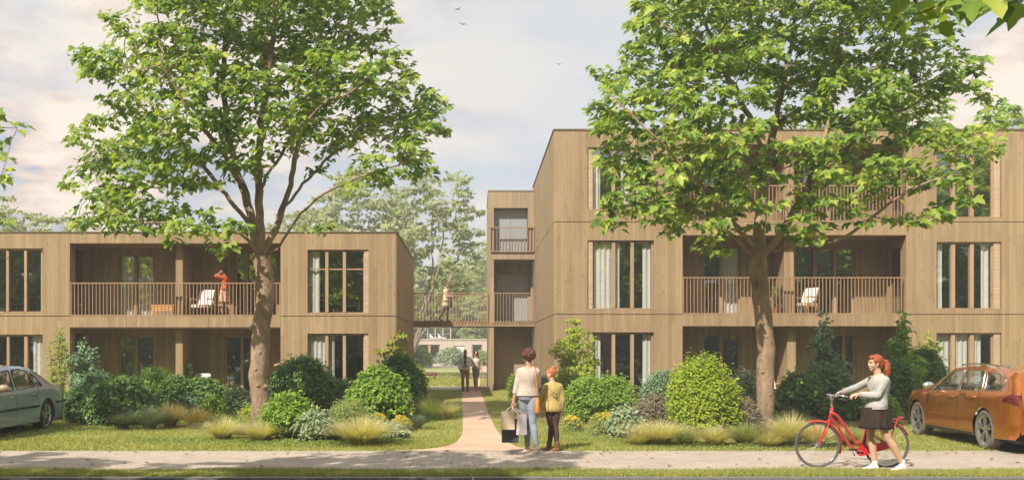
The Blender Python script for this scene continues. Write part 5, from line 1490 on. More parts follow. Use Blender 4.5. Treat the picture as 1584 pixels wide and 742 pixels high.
estate = dict(top=[(-1.06,.80),(-1.03,.98),(-.90,1.20),(-.76,1.385),(-.40,1.425),(.3,1.455),(1.0,1.46),(1.45,1.43),(1.65,1.385),(2.35,1.05),(2.55,1.01),(3.2,.93),(3.55,.82),(3.70,.62)],
    W=.93, wb=2.87, wr=.345, belt=(.99,.88), cab=(-.6,2.3), sill=.22, paint=M['paint_copper'], trim='chrome', mirrorpaint=M['alloy'], tyre='tyre_dusty',
    wins=[[(-.60,1.045),(.02,1.015),(.10,1.345),(-.35,1.325),(-.62,1.23)],[(.12,1.01),(.98,.985),(.95,1.375),(.22,1.36)],[(1.06,.98),(2.18,.945),(1.98,1.05),(1.52,1.32),(1.03,1.375)]],
    screens=[(-.98,-.80),(1.66,2.32)], seams=[[(1.02,.97),(1.03,.33)],[(.12,.99),(.18,.74),(.32,.55)],[(2.30,.92),(2.30,.34)],[(.42,.30),(2.30,.30)]],
    handles=[(.36,.90),(1.24,.87)], mirror=(2.08,.99),
    patches=[('rear_light', [(-1.04,.80),(-.66,.86),(-.70,.93),(-.86,1.0),(-1.02,.98)], 'redlamp', .006), ('sill_trim', [(.42,.225),(2.42,.225),(2.42,.265),(.42,.265)], 'black', .008)])
make_car('parked_car', 'silver grey four door saloon parked on grass at the left edge, nose to the road', (-10.17, 21.35, 0), R(-90), saloon)
car2, hw2, t2 = make_car('parked_car', 'copper orange estate car parked on grass at the right edge, tail to the road', (9.76, 17.0, 0), R(87.2), estate)
for sg in (1, -1):
    mb = MB(); mb.tube([(x, sg*(hw2(x, t2(x)-.05)-.06), t2(x)+.015) for x in np.linspace(-.55, 1.4, 12)], .013, 6); mb.build('roof_rail', M['chrome'], car2, smooth=True)
mb = MB(); mb.tube([(-1.10,.62,.33),(-1.10,.40,.33)], .035, 8, flat=1.0); mb.tube([(-1.10,-.62,.33),(-1.10,-.40,.33)], .035, 8); mb.build('exhaust', M['chrome'], car2, smooth=True)

# ================================================================ BICYCLE
M['bikered'] = plain('red_paint', (.58,.018,.020), .28, var=.05, coat=1)
M['spoke'] = plain('spoke_steel', (.35,.35,.35), .45, .6)
YB = 14.40
bk = thing('bicycle', 'red step through city bicycle with rear rack, wheeled along the pavement', 'bicycle', (PX(1264.8,YB), YB, .345-.345), 0)
# local: x right from front hub, z up
WR = .335; wbk = (1370.8-1264.8)/FPX*YB
def bwheel(x, nm='wheel'):
    mb = MB(); n = 40
    def circ(r, y=0, n=n): return [(x+r*math.cos(2*PI*k/n), y, WR+r*math.sin(2*PI*k/n)) for k in range(n)]
    mb.tube(circ(WR-.032), .011, 6, closed=True, flat=.8)
    w_ = mb.build(nm, M['chrome'], bk, smooth=True)
    mb = MB(); mb.tube(circ(WR-.014), .016, 8, closed=True); mb.build('tyre', plain('grey_tyre', (.09,.085,.08), .8), w_, smooth=True)
    mb = MB()
    for k in range(32):
        a = 2*PI*k/32; s = .03 if k % 2 else -.03; b = a+(.5 if (k//2) % 2 else -.5)
        mb.tube([(x+.02*math.cos(b), s, WR+.02*math.sin(b)), (x+(WR-.04)*math.cos(a), 0, WR+(WR-.04)*math.sin(a))], .0011, 3)
    mb.tube([(x,-.05,WR),(x,.05,WR)], .022, 10); mb.build('spokes', M['spoke'], w_)
    return w_
bwheel(0); bwheel(wbk)
def pt(px, py): return ((px-1264.8)/FPX*YB, 0, PZ(py, YB))
# sizes read from the photo
HS0, HS1 = pt(1283,650), pt(1287,630); BB = pt(1330,696); RH = (wbk, 0, WR)
bez = lambda P, n=14: [tuple(sum(Vector(P[j])*math.comb(len(P)-1, j)*(t**j)*((1-t)**(len(P)-1-j)) for j in range(len(P)))) if False else tuple(sum((Vector(P[j])*(math.comb(len(P)-1, j)*(t**j)*((1-t)**(len(P)-1-j))) for j in range(len(P))), Vector((0,0,0)))) for t in [k/n for k in range(n+1)]]
mb = MB()
mb.tube([HS0, HS1], .022, 10)
mb.tube(bez([pt(1286,638), pt(1303,640), pt(1308,672), pt(1330,688)]), .021, 10)
mb.tube(bez([pt(1284,646), pt(1297,650), pt(1302,684), pt(1328,698)]), .019, 10)
mb.tube([BB, pt(1341,658)], .018, 10)
mb.tube([pt(1330,700), pt(1318,694), pt(1322,704)], .012, 6)
for s in (-.05, .05):
    mb.tube([(BB[0], s*.5, BB[2]), (RH[0], s, RH[2])], .010, 8); mb.tube([(pt(1340,664)[0], s*.4, pt(1340,664)[2]), (RH[0], s, RH[2])], .009, 8)
mb.build('frame', M['bikered'], bk, smooth=True)
mb = MB()
for s in (-.045, .045): mb.tube([(HS0[0]-.005, s*.7, HS0[2]-.0), (pt(1276,668)[0], s, pt(1276,668)[2]), (0, s, WR)], .012, 8)
mb.tube([(HS0[0]-.005, -.045, HS0[2]), (HS0[0]-.005, .045, HS0[2])], .018, 8)
mb.build('fork', M['bikered'], bk, smooth=True)
mb = MB()
st = pt(1287,612)
mb.tube([HS1, pt(1286,618), st], .014, 8); 
mb.ell((st[0], 0, st[2]-.02), (.03,.03,.045))
for s in (-1, 1): mb.tube([st, (st[0]-.03, s*.12, st[2]+.02), (st[0]+.02, s*.26, st[2]+.02), (st[0]+.16, s*.28, st[2]-.005), (st[0]+.26, s*.28, st[2]-.03)], .011, 8)
hb = mb.build('handlebar', M['chrome'], bk, smooth=True)
mb = MB()
for s in (-1, 1): mb.tube([(st[0]+.13, s*.28, st[2]+.0), (st[0]+.27, s*.28, st[2]-.032)], .017, 8)
mb.build('grip', M['black'], hb, smooth=True)
mb = MB(); mb.lathe([(0,.02),(.025,.02),(.032,.0),(.025,-.01),(0,-.012)], (st[0]+.04,-.14,st[2]+.045), 12)
for s in (-1, 1): mb.tube([(st[0]+.10, s*.28, st[2]+.0), (st[0]+.0, s*.25, st[2]-.03), (st[0]+.12, s*.28, st[2]-.05)], .005, 5)
mb.build('brake_lever', M['chrome'], hb, smooth=True)
def fender(x, a0, a1, nm='mudguard'):
    mb = MB(); n = 22; V = []
    for k in range(n+1):
        a = a0+(a1-a0)*k/n
        for j, (yy, dr) in enumerate(((-.028,-.012),(-.018,.004),(0,.009),(.018,.004),(.028,-.012))):
            r = WR+.018+dr; V.append((x+r*math.cos(a), yy, WR+r*math.sin(a)))
    mb.add(V, [(k*5+j, k*5+j+1, (k+1)*5+j+1, (k+1)*5+j) for k in range(n) for j in range(4)])
    for s in (-.03, .03): mb.tube([(x, s*1.6, WR), (x+(WR+.01)*math.cos(a1*.9+a0*.1), s, WR+(WR+.01)*math.sin(a1*.9+a0*.1))], .0035, 5)
    return mb.build(nm, M['bikered'], bk, smooth=True)
fender(0, R(-22), R(112)); fender(wbk, R(22), R(150))
# chain guard, crank, pedals, stand
mb = MB(); cz = WR-.02
prof = [(BB[0]-.11, .0)]; poly = []
for a in range(90, 271, 15): poly.append((BB[0]+.075*math.cos(R(a)), -.075, BB[2]+.075*math.sin(R(a))))
for a in range(-90, 91, 30): poly.append((wbk+.05*math.cos(R(a)), -.075, WR+.05*math.sin(R(a))))
mb.prism(poly, (0, .028, 0)); mb.build('chain_guard', M['bikered'], bk)
mb = MB()
mb.tube([(BB[0],-.10,BB[2]),(BB[0]-.16,-.11,BB[2]+.03)], .011, 6); mb.tube([(BB[0],.08,BB[2]),(BB[0]+.16,.09,BB[2]-.03)], .011, 6)
ck = mb.build('crank', M['chrome'], bk, smooth=True)
mb = MB(); mb.box(BB[0]-.21, BB[0]-.11, -.20, -.12, BB[2]+.015, BB[2]+.04); mb.box(BB[0]+.11, BB[0]+.21, .10, .18, BB[2]-.045, BB[2]-.02); mb.build('pedals', M['black'], ck)
mb = MB(); mb.tube([pt(1341,660), pt(1344,640), pt(1345,634)], .012, 8)
mb.build('seat_post', M['chrome'], bk, smooth=True)
mb = MB(); sc_ = pt(1345,630); mb.ell((sc_[0]+.04,0,sc_[2]), (.10,.085,.032)); mb.ell((sc_[0]-.08,0,sc_[2]+.002), (.09,.035,.022)); mb.build('saddle', M['black'], bk, smooth=True)
mb = MB()
rk0, rk1 = pt(1357,650), pt(1392,647)
for s in (-.06, 0, .06): mb.tube([(rk0[0], s, rk0[2]), (rk1[0], s, rk1[2])], .007, 6)
for x in (rk0[0], (rk0[0]+rk1[0])/2, rk1[0]): mb.tube([(x,-.065,rk0[2]+.0),(x,.065,rk0[2]+.0)], .007, 6)
for s in (-.065, .065):
    mb.tube([(rk0[0]+.02,s,rk0[2]),(wbk,s*.9,WR)], .006, 6); mb.tube([(rk1[0]-.06,s,rk1[2]),(wbk,s*.9,WR)], .009, 6); mb.tube([(rk0[0],s,rk0[2]),(pt(1341,662)[0],s*.3,pt(1341,662)[2])], .006, 6)
mb.tube([(rk1[0]-.02,-.05,rk1[2]+.02),(rk1[0]+.05,0,rk1[2]+.02),(rk1[0]-.02,.05,rk1[2]+.02)], .012, 6)
mb.build('rack', M['bikered'], bk, smooth=True)
mb = MB()
for s in (-.045,-.015,.015,.045): mb.tube([(rk0[0]+.02,s,rk0[2]+.01),(rk0[0]+.03,s,rk0[2]+.06),(rk0[0]+.12,s,rk0[2]+.06),(rk0[0]+.13,s,rk0[2]+.01)], .005, 5)
mb.build('rack_clamp', M['chrome'], bk, smooth=True)
# ================================================================ PEOPLE
def remesh(mb, name, mat, parent, voxel=.008, smooth=3, sf=.5):
    me = mb.mesh(name+'_tmp'); ob = bpy.data.objects.new(name+'_tmp', me); C.objects.link(ob)
    m = ob.modifiers.new('r', 'REMESH'); m.mode = 'VOXEL'; m.voxel_size = voxel
    if smooth: s = ob.modifiers.new('s', 'SMOOTH'); s.factor = sf; s.iterations = smooth
    dg = bpy.context.evaluated_depsgraph_get(); dg.update()
    nm = bpy.data.meshes.new_from_object(ob.evaluated_get(dg)); nm.name = name
    bpy.data.objects.remove(ob); bpy.data.meshes.remove(me)
    nm.materials.clear()
    for x in (mat if isinstance(mat, (list, tuple)) else [mat]): nm.materials.append(x)
    nm.polygons.foreach_set('use_smooth', [True]*len(nm.polygons))
    return link(name, nm, parent)
def cloth(name, c, var=.12, sc=14, pattern=None, bm=.5):
    m, nt, b = newmat(name); t = texco(nt)
    f = noise(nt, t, sc, 4)
    c1 = ramp(nt, f, [(.3, tuple(x*(1-var) for x in c)), (.7, tuple(min(1,x*(1+var)) for x in c))])
    if pattern:
        v = nt.nodes.new('ShaderNodeTexVoronoi'); v.inputs['Scale'].default_value = pattern[0]; nt.links.new(t, v.inputs['Vector'])
        c1 = mixc(nt, math_n(nt, 'LESS_THAN', v.outputs['Distance'], pattern[1]), c1, pattern[2])
    nt.links.new(c1, b.inputs['Base Color']); b.inputs['Roughness'].default_value = .85; b.inputs['Specular IOR Level'].default_value = .2
    w_ = noise(nt, texco(nt, scale=(1,1,.45)), 9, 3, dist=.35)
    bump(nt, b, w_, bm, .03)
    return m
def skinmat(name, c):
    m, nt, b = newmat(name); t = texco(nt)
    nt.links.new(ramp(nt, noise(nt, t, 18, 3), [(.3, tuple(x*.92 for x in c)), (.7, tuple(x*1.06 for x in c))]), b.inputs['Base Color'])
    b.inputs['Roughness'].default_value = .5; b.inputs['Subsurface Weight'].default_value = .12; b.inputs['Subsurface Radius'].default_value = (.02,.008,.004)
    return m
def hairmat(name, c):
    m, nt, b = newmat(name); t = texco(nt, scale=(1,1,.35))
    nt.links.new(ramp(nt, noise(nt, t, 55, 4, dist=1), [(.3, tuple(x*.5 for x in c)), (.7, tuple(x*1.4 for x in c))]), b.inputs['Base Color'])
    b.inputs['Roughness'].default_value = .45; bump(nt, b, noise(nt, t, 90, 3, dist=1), .9, .01); return m
V3 = lambda *a: Vector(a)
SK = {'fair': skinmat('skin_fair', (.60,.36,.25)), 'tan': skinmat('skin_tan', (.46,.26,.17)), 'dark': skinmat('skin_dark', (.26,.14,.09))}
M['lip'] = plain('lips', (.42,.14,.11), .4); M['eyewhite'] = plain('eye_white', (.7,.68,.65), .3); M['iris'] = plain('iris_dark', (.03,.02,.015), .2)

TP = [(-.13,.10,.085),(-.06,.155,.11),(.02,.168,.118),(.14,.158,.108),(.32,.130,.092),(.45,.128,.095),(.62,.146,.112),(.76,.162,.112),(.84,.152,.102),(.90,.122,.086),(.95,.086,.070),(1.0,.058,.058)]
class Fig:
    def __init__(s, J, f, scale=1.0, male=False, headf=None):
        s.J = {k: Vector(v) for k, v in J.items()}; s.k = scale; s.male = male
        s.f = Vector((*f, 0)).normalized(); s.r = s.f.cross(V3(0,0,1)).normalized()   # r = figure's right
        hf = Vector((*(headf or f), 0)) if len(headf or f) == 2 else Vector(headf)
        s.hf = hf.normalized(); s.hr = s.hf.cross(V3(0,0,1)).normalized(); s.hu = s.hr.cross(s.hf)
        for q in ('shL','shR'): s.J[q] = s.J[q] + Vector((0,0,-.028*scale)) + (s.J['neck']-s.J[q])*.06
    def path(s, t):
        J = s.J; P, N = J['pelvis'], J['neck']; Cc = J.get('chest', (P+N)/2)
        if t < 0: return P + V3(0,0,1)*t*(N-P).length
        return P*(1-t)**2 + (Cc*2-(P+N)/2)*2*t*(1-t) + N*t*t
    def torso(s, mb, t0=-.13, t1=1.0, inf=0, wf=1.0, flare=0):
        rings = []; ts = sorted({t0, t1} | {q[0] for q in TP if t0 < q[0] < t1})
        sh = (s.J['shR']-s.J['shL']); sr = sh.normalized() if sh.length > .01 else s.r
        for t in ts:
            a = np.interp(t, [q[0] for q in TP], [q[1] for q in TP])*s.k; b = np.interp(t, [q[0] for q in TP], [q[2] for q in TP])*s.k
            if s.male: a *= np.interp(t, [0,.4,.8], [.94,1.12,1.14])
            q = min(1, max(0, t)); r = (s.r*(1-q) + sr*q).normalized(); fr = V3(0,0,1).cross(r).normalized()
            if fr.dot(s.f) < 0: fr = -fr
            e = 1 + flare*max(0, (.5-t))
            c = s.path(t); rings.append([c + r*(a*wf*e+inf)*math.cos(2*PI*i/20) + fr*(b*e+inf)*math.sin(2*PI*i/20) for i in range(20)])
        mb.loft(rings)
    def arm(s, mb, sd, inf=0, t1=1.0, shoulder=True):
        J = s.J; k = s.k; a, e, w_ = J['sh'+sd], J['el'+sd], J['wr'+sd]
        m = 1.15 if s.male else 1
        if shoulder: mb.cap(s.path(.93), a, .048*k+inf*.4, .044*k*m+inf); mb.cap(s.path(.80), a, .06*k+inf*.4, .044*k*m+inf)
        mb.cap(a, e, .046*k*m+inf, .036*k*m+inf)
        w2 = e+(w_-e)*t1
        mb.tube([e, e+(w2-e)*.3, w2], [.036*k*m+inf, .038*k*m+inf, (.025+.01*(1-t1))*k*m+inf], 14); mb.ell(e, .036*k*m+inf)
    def leg(s, mb, sd, inf=0, t1=1.0, infa=None):
        J = s.J; k = s.k; h, n, a = J['hip'+sd], J['kn'+sd], J['an'+sd]; infa = inf if infa is None else infa
        mb.tube([h+V3(0,0,.05*k), h, h+(n-h)*.35, h+(n-h)*.75, n], [.075*k+inf,.086*k+inf,.078*k+inf,.060*k+inf,.051*k+inf], 16)
        mb.ell(n, .051*k+inf)
        a2 = n+(a-n)*t1; back = -s.f*.012*k
        mb.tube([n, n+(a2-n)*.3+back, n+(a2-n)*.65+back*.5, a2], [.050*k+inf,.056*k+inf,.044*k+inf,(.034*k)+infa], 14); mb.ell(a2, .034*k+infa)
    def foot(s, mb, sd, inf=0, h=1.0, L=.25):
        a = s.J['an'+sd]; t = s.J['toe'+sd]; d = (t-a); dz = d.z; d.z = 0; d.normalize(); k = s.k; side = d.cross(V3(0,0,1))
        heel = V3(a.x, a.y, a.z) - d*.05*k; sole = a.z-.085*k; up = V3(0,0,1)
        slope = (t.z-a.z+.06*k) if t.z < sole else 0
        rings = []
        for q, w_, hh in ((0,.024,.05),(.06,.034,.085),(.22,.036,.11),(.42,.038,.085),(.62,.045,.062),(.82,.046,.048),(.95,.034,.036),(1.0,.012,.02)):
            c = heel + d*L*k*q; c.z = sole + slope*q
            rings.append([c + side*(w_*k+inf)*math.cos(2*PI*i/14) + up*((hh*k*h+inf)*(.5+.5*math.sin(2*PI*i/14)) - (inf if True else 0)) for i in range(14)])
        mb.loft(rings); mb.cap(a+V3(0,0,.03), V3(a.x,a.y,sole+.05*k), .034*k+inf*.6, .036*k+inf*.6)
    def hand(s, mb, sd, d, n, curl=.5, k=None):
        """d: pointing direction of the hand, n: palm normal (fingers curl toward n)"""
        k = (k or 1)*s.k; w_ = s.J['wr'+sd]; d = Vector(d).normalized(); n = Vector(n); n = (n-d*n.dot(d)).normalized(); b = d.cross(n)
        if sd == 'L': b = -b
        rot = Matrix((b, n, d)).transposed()
        mb.cap(w_, w_+d*.03*k, .026*k, .030*k)
        mb.ell(w_+d*.052*k, (.040*k,.017*k,.050*k), rot)
        for i, L in enumerate((.072,.080,.074,.058)):
            o = (i-1.5)*.0205*k; p = w_ + d*(.088-abs(i-1.4)*.004)*k + b*o; a = curl*.5; dd = d
            for seg, (l, r_) in enumerate(((.44,.0088),(.32,.0080),(.24,.0072))):
                an = curl*(.55+.55*seg); dd = d*math.cos(an)+n*math.sin(an); p2 = p+dd*L*l*k
                mb.cap(p, p2, r_*k, r_*.93*k, 8); p = p2
        p = w_+d*.028*k - b*.030*k; t1 = (d*.7-b*.65+n*.25).normalized(); p2 = p+t1*.038*k; t2 = (d*.8-b*.1+n*(.3+curl*.6)).normalized(); p3 = p2+t2*.032*k
        mb.cap(p, p2, .0125*k, .010*k, 8); mb.cap(p2, p3, .010*k, .008*k, 8)
    def head(s, mb):
        H = s.J['head']; k = s.k; f, r, u = s.hf, s.hr, s.hu; rot = Matrix((r, f, u)).transposed()
        P = lambda a, b, c: H + (r*a + f*b + u*c)*k
        mb.ell(P(0,-.012,.028), (.073*k,.092*k,.088*k), rot, 18, 12)
        mb.ell(P(0,.022,-.035), (.060*k,.066*k,.072*k), rot, 16, 10)
        mb.ell(P(0,.052,-.086), (.030*k,.030*k,.026*k), rot)         # chin
        for sx in (-1, 1):
            mb.ell(P(.040*sx,.045,-.030), (.026*k,.030*k,.030*k), rot) # cheek
            mb.ell(P(.074*sx,-.006,-.012), (.010*k,.020*k,.030*k), rot) # ear
            mb.ell(P(.030*sx,.078,.026), (.026*k,.012*k,.009*k), rot) # brow
        mb.cap(P(0,.080,.010), P(0,.099,-.024), .009*k, .011*k, 8); mb.ell(P(0,.090,-.028), (.017*k,.012*k,.010*k), rot)  # nose
        mb.ell(P(0,.083,-.058), (.024*k,.012*k,.014*k), rot)          # mouth
        mb.cap(s.J['neck'] - V3(0,0,.03), H + (u*-.055 - f*.014)*k, .056*k*(1.12 if s.male else 1), .050*k*(1.15 if s.male else 1), 14)
        return P, rot
    def face(s, root, P, rot, glasses=False, brow=(.10,.05,.03)):
        k = s.k
        if not glasses:
            mb = MB()
            for sx in (-1, 1): mb.ell(P(.030*sx,.0745,.004), (.012*k,.007*k,.0055*k), rot)
            e = mb.build('eyes', M['eyewhite'], root, smooth=True)
            mb = MB()
            for sx in (-1, 1): mb.ell(P(.030*sx,.0788,.004), (.0055*k,.0035*k,.0055*k), rot); mb.cap(P(.016*sx,.087,.025), P(.046*sx,.078,.027), .003*k, .002*k, 5)
            mb.build('iris', M['iris'], e, smooth=True)
        else:
            mb = MB()
            for sx in (-1, 1): mb.ell(P(.030*sx,.090,.006), (.027*k,.008*k,.020*k), rot); mb.cap(P(.052*sx,.084,.012), P(.074*sx,.0,.006), .0035*k, .003*k, 5)
            mb.build('sunglasses', M['black'], root, smooth=True)
        mb = MB(); mb.ell(P(0,.0925,-.052), (.018*k,.006*k,.0045*k), rot); mb.ell(P(0,.0925,-.0615), (.016*k,.006*k,.005*k), rot); mb.build('lips', M['lip'], root, smooth=True)
    def body(s, root, skin, voxel, hands, feet=True):
        mb = MB(); s.torso(mb); P, rot = s.head(mb)
        for sd in 'LR':
            s.arm(mb, sd); s.leg(mb, sd)
            if feet: s.foot(mb, sd)
            d, n, c = hands[sd]; s.hand(mb, sd, d, n, c)
        remesh(mb, 'body', skin, root, voxel, 2)
        return P, rot
def skirt(root, fig, name, mat, z0, z1, r0, r1, c0, c1, pleats=14, amp=.012, ratio=.75):
    mb = MB(); n = 84; rings = []
    for j in range(9):
        t = j/8; rr = r0+(r1-r0)*(t**.85); c = Vector(c0).lerp(Vector(c1), t); z = z0+(z1-z0)*t; ring = []
        for i in range(n):
            a = 2*PI*i/n; q = rr + amp*t*math.sin(pleats*a) + amp*.4*t*math.sin(3*a+1)
            ring.append(Vector((c.x, c.y, z)) + fig.r*q*math.cos(a) + fig.f*q*ratio*math.sin(a))
        rings.append(ring)
    inner = [[p + (Vector((c1[0], c1[1], p.z))-p)*.02 for p in r] for r in rings[::-1]]
    mb.loft(rings+inner, caps=False)
    return mb.build(name, mat, root, smooth=True)
def strands(mb, P, pts, r0, r1, n=8): mb.tube([P(*p) for p in pts], list(np.linspace(r0, r1, len(pts))), n)

# ---------------------------------------------------------------- woman with the bicycle
YW = 14.06; k = FPX/YW; XW = PX(1355, YW)
wk = thing('person', 'red haired woman in pale denim jacket and black skirt pushing the red bicycle', 'person', (XW, YW, 0))
J = dict(pelvis=(.0,0,.88), chest=(.035,.0,1.12), neck=(.035,.0,1.375), head=(-.012,.0,1.530), shL=(.075,-.155,1.315), shR=(.0,.150,1.315), elL=(-.045,-.165,1.075), elR=(-.15,.33,1.17),
         wrL=(-.255,-.005,1.085), wrR=(-.262,.555,1.095), hipL=(.02,-.085,.84), hipR=(-.01,.085,.84), knL=(.135,-.11,.455), knR=(-.045,.09,.455), anL=(.325,-.125,.105), anR=(.01,.07,.088), toeL=(.12,-.15,.0), toeR=(-.2,.05,.0))
fg = Fig(J, (-1,.06), 1.0, headf=(-1, -.04, -.03))
P, rot = fg.body(wk, SK['fair'], .0052, {'L': ((-.88,-.05,-.12),(0,.25,-1),1.25), 'R': ((-.88,.1,-.12),(0,-.25,-1),1.25)})
fg.face(wk, P, rot)
mb = MB(); fg.torso(mb, .0, .95, .034, 1.02)
for sd in 'LR': fg.arm(mb, sd, .017, .93)
mb.tube([fg.path(.93)+V3(0,-.07,-.0), fg.path(.99)+V3(.045,-.04,.0), fg.path(.99)+V3(.052,.04,.0), fg.path(.93)+V3(0,.07,0), fg.path(.93)+V3(-.055,.02,-.02), fg.path(.93)+V3(-.055,-.02,-.02)], .020, 8, closed=True)
jk = remesh(mb, 'jacket', cloth('pale_denim', (.41,.41,.39), .10, 30, bm=.9), wk, .007, 2)
mb = MB()
for t_, r_ in ((.03, .037),):
    rings = []
    for tt in (.0, .085):
        a = .163*1.02+r_+.004; b_ = .115+r_+.004; c = fg.path(tt); rings.append([c+fg.r*a*math.cos(2*PI*i/28)+fg.f*b_*math.sin(2*PI*i/28) for i in range(28)])
    mb.loft(rings, caps=False)
for sd in 'LR':
    e, w_ = fg.J['el'+sd], fg.J['wr'+sd]; mb.tube([e+(w_-e)*.80, e+(w_-e)*.92], [.050,.048], 14)
mb.build('jacket_band', cloth('pale_denim_band', (.34,.34,.32), .08, 30), jk, smooth='auto')
mb = MB(); c = fg.path(.66)+V3(-.085,-.125,0); mb.obox(c, V3(.035,-.03,0), V3(.006,.009,0), V3(0,0,.022)); mb.obox(c+V3(0,-.006,-.07), V3(.003,-.003,.0), V3(.002,.003,0), V3(0,0,.05)); mb.build('chest_pocket', cloth('pale_denim_pocket', (.33,.33,.31), .08), jk)
mb = MB()
fg2 = fg; rings = []
for tt in (.18,.5,.8,.93): c = fg.path(tt)-V3(.018,0,0); rings.append([c+fg.r*.05*math.cos(2*PI*i/14)+fg.f*.125*math.sin(2*PI*i/14) for i in range(14)])
mb.loft(rings); mb.build('shirt', cloth('dark_shirt', (.06,.045,.04)), wk, smooth=True)
skirt(wk, fg, 'skirt', cloth('black_skirt', (.040,.026,.022), .2), .905, .60, .176, .214, (0,0,0), (.0,0,0), 13, .013, 1.06)
mb = MB()
for sd in 'LR': fg.foot(mb, sd, .010, 1.0, .27)
sh = remesh(mb, 'shoes', plain('white_trainers', (.78,.77,.74), .6, var=.05), wk, .005, 1)
mb = MB(); mb.ell(P(0,-.024,.040), (.082,.094,.090), rot, 18, 12); mb.ell(P(0,.03,.078), (.062,.060,.042), rot); mb.ell(P(0,-.07,-.01), (.068,.05,.075), rot)
for sx in (-1,1): mb.ell(P(.066*sx,-.005,.035), (.02,.05,.055), rot)
mb.ell(P(0,-.115,.035), .026); 
hr = remesh(mb, 'hair', hairmat('auburn_hair', (.36,.085,.022)), wk, .006, 2)
mb = MB(); r = random.Random(4)
for i in range(9):
    a = 2*PI*i/9; ox, oy = .022*math.cos(a), .022*math.sin(a); w1 = r.uniform(-.015,.015)
    strands(mb, P, [(ox*.4,-.115+oy*.3,.035),(ox,-.150+oy,.030),(ox*1.6,-.175+oy*1.4,-.02),(ox*2+w1,-.168+oy*1.8,-.09),(ox*1.7,-.178+oy*1.5,-.15),(ox*.7,-.160+oy*.6,-.215)], .019, .008, 7)
remesh(mb, 'ponytail', hairmat('auburn_tail', (.38,.09,.022)), hr, .006, 2)

# ---------------------------------------------------------------- woman with shopping bags
YA = 16.45; XA_ = PX(817, YA)
wa = thing('person', 'curly haired woman in floral blouse and light jeans, seen from behind on the pavement', 'person', (XA_, YA, 0))
J = dict(pelvis=(-.005,0,.93), chest=(.005,.0,1.18), neck=(.01,.01,1.455), head=(.0,.03,1.605), shL=(-.150,.01,1.385), shR=(.150,-.02,1.385), elL=(-.195,-.01,1.10), elR=(.175,.10,1.13), wrL=(-.245,-.02,.865), wrR=(.09,.235,1.03),
         hipL=(-.075,.02,.88), hipR=(.075,-.02,.88), knL=(-.025,.10,.49), knR=(.075,-.03,.49), anL=(-.005,.10,.085), anR=(.135,-.10,.090), toeL=(-.2,.17,0), toeR=(-.07,-.03,.0))
fa = Fig(J, (-.35,.93), 1.0, headf=(-.5,.86,.0))
P, rot = fa.body(wa, SK['tan'], .0058, {'L': ((-.1,0,-1),(.35,.9,0),1.5), 'R': ((-.6,.3,.3),(-.3,-.2,-1),.9)})
fa.face(wa, P, rot)
mb = MB(); fa.torso(mb, .06, .93, .026, 1.03, .12)
for sd in 'LR': fa.arm(mb, sd, .018, .45 if sd == 'L' else .8)
remesh(mb, 'blouse', cloth('floral_blouse', (.52,.44,.38), .08, 12, (26,.13,(.42,.25,.20)), .6), wa, .007, 3)
mb = MB(); fa.torso(mb, -.13, .30, .010)
for sd in 'LR': fa.leg(mb, sd, .009, .90, .012)
remesh(mb, 'jeans', cloth('light_jeans', (.26,.31,.38), .22, 6, bm=.8), wa, .007, 2)
mb = MB()
for sd in 'LR': fa.foot(mb, sd, .007, .72, .26)
remesh(mb, 'shoes', plain('pale_flats', (.62,.52,.46), .6), wa, .005, 1)
mb = MB(); r = random.Random(9)
for i in range(190):
    d = Vector((r.gauss(0,1), r.gauss(-.30,1), r.gauss(.35,1))).normalized()
    if d.y > .45 and d.z < .55: continue
    mb.ell(P(d.x*.102, -.02+d.y*.112, .040+d.z*.098), r.uniform(.015,.030), nu=7, nv=5)
mb.ell(P(0,-.03,.045), (.090,.098,.088), rot)
remesh(mb, 'hair', hairmat('dark_auburn_curls', (.095,.028,.016)), wa, .006, 0)
HB = Vector((XA_-.262, YA-.01, .79))   # left hand
def paper_bag(label, c, w_, d_, h_, rz, mat, hand, tilt=.0):
    root = thing('shopping_bag', label, 'bag', c, rz, 'shopping bags in the left hand of the woman')
    mb = MB(); t = .012
    rings = []
    for z, s in ((0,1.0),(h_*.5,.98),(h_,.96)):
        rings.append([V3(sx*w_/2*s, sy*d_/2*s*(1-.35*(z/h_)), z) for sx, sy in ((-1,-1),(1,-1),(1,1),(-1,1))])
    inner = [[p*.97+V3(0,0,.002) for p in r] for r in rings[::-1]]
    mb.loft(rings, caps=False); mb.add(rings[0], [(0,3,2,1)])
    mb.quad(*[p*.96-V3(0,0,.05) for p in rings[-1]])
    mb.build('bag', mat, root)
    mb = MB(); inv = Matrix.Rotation(-rz, 3, 'Z') @ (Vector(hand)-Vector(c))
    for sy in (-1, 1):
        a = V3(-w_*.22, sy*d_*.30, h_-.01); b = V3(w_*.22, sy*d_*.30, h_-.01)
        mb.tube([a, a.lerp(inv, .6)+V3(-.02,0,.0), inv+V3(-.012,0,.0), inv+V3(.012,0,.0), b.lerp(inv, .6)+V3(.02,0,0), b], .0045, 6)
    mb.build('bag_handle', mat, root, smooth=True)
hpt = (HB.x, HB.y, HB.z-.012)
paper_bag('beige paper shopping bag, the nearest of the three carried by the curly haired woman', (XA_-.345, YA-.12, .405), .215, .10, .30, R(12), plain('beige_paper', (.60,.47,.33), .8, var=.08), hpt)
paper_bag('dark navy shopping bag hanging lowest behind the beige paper bag', (XA_-.30, YA+.03, .175), .28, .11, .40, R(-6), plain('navy_paper', (.045,.052,.075), .6), hpt)
paper_bag('pale lilac shopping bag, rightmost of the three bags against the light jeans', (XA_-.115, YA-.11, .315), .16, .08, .34, R(30), plain('lilac_paper', (.58,.52,.55), .8), hpt)
sb = thing('shoulder_bag', 'orange leather shoulder bag on the right hip of the curly haired woman', 'bag', (XA_+.145, YA-.13, .665))
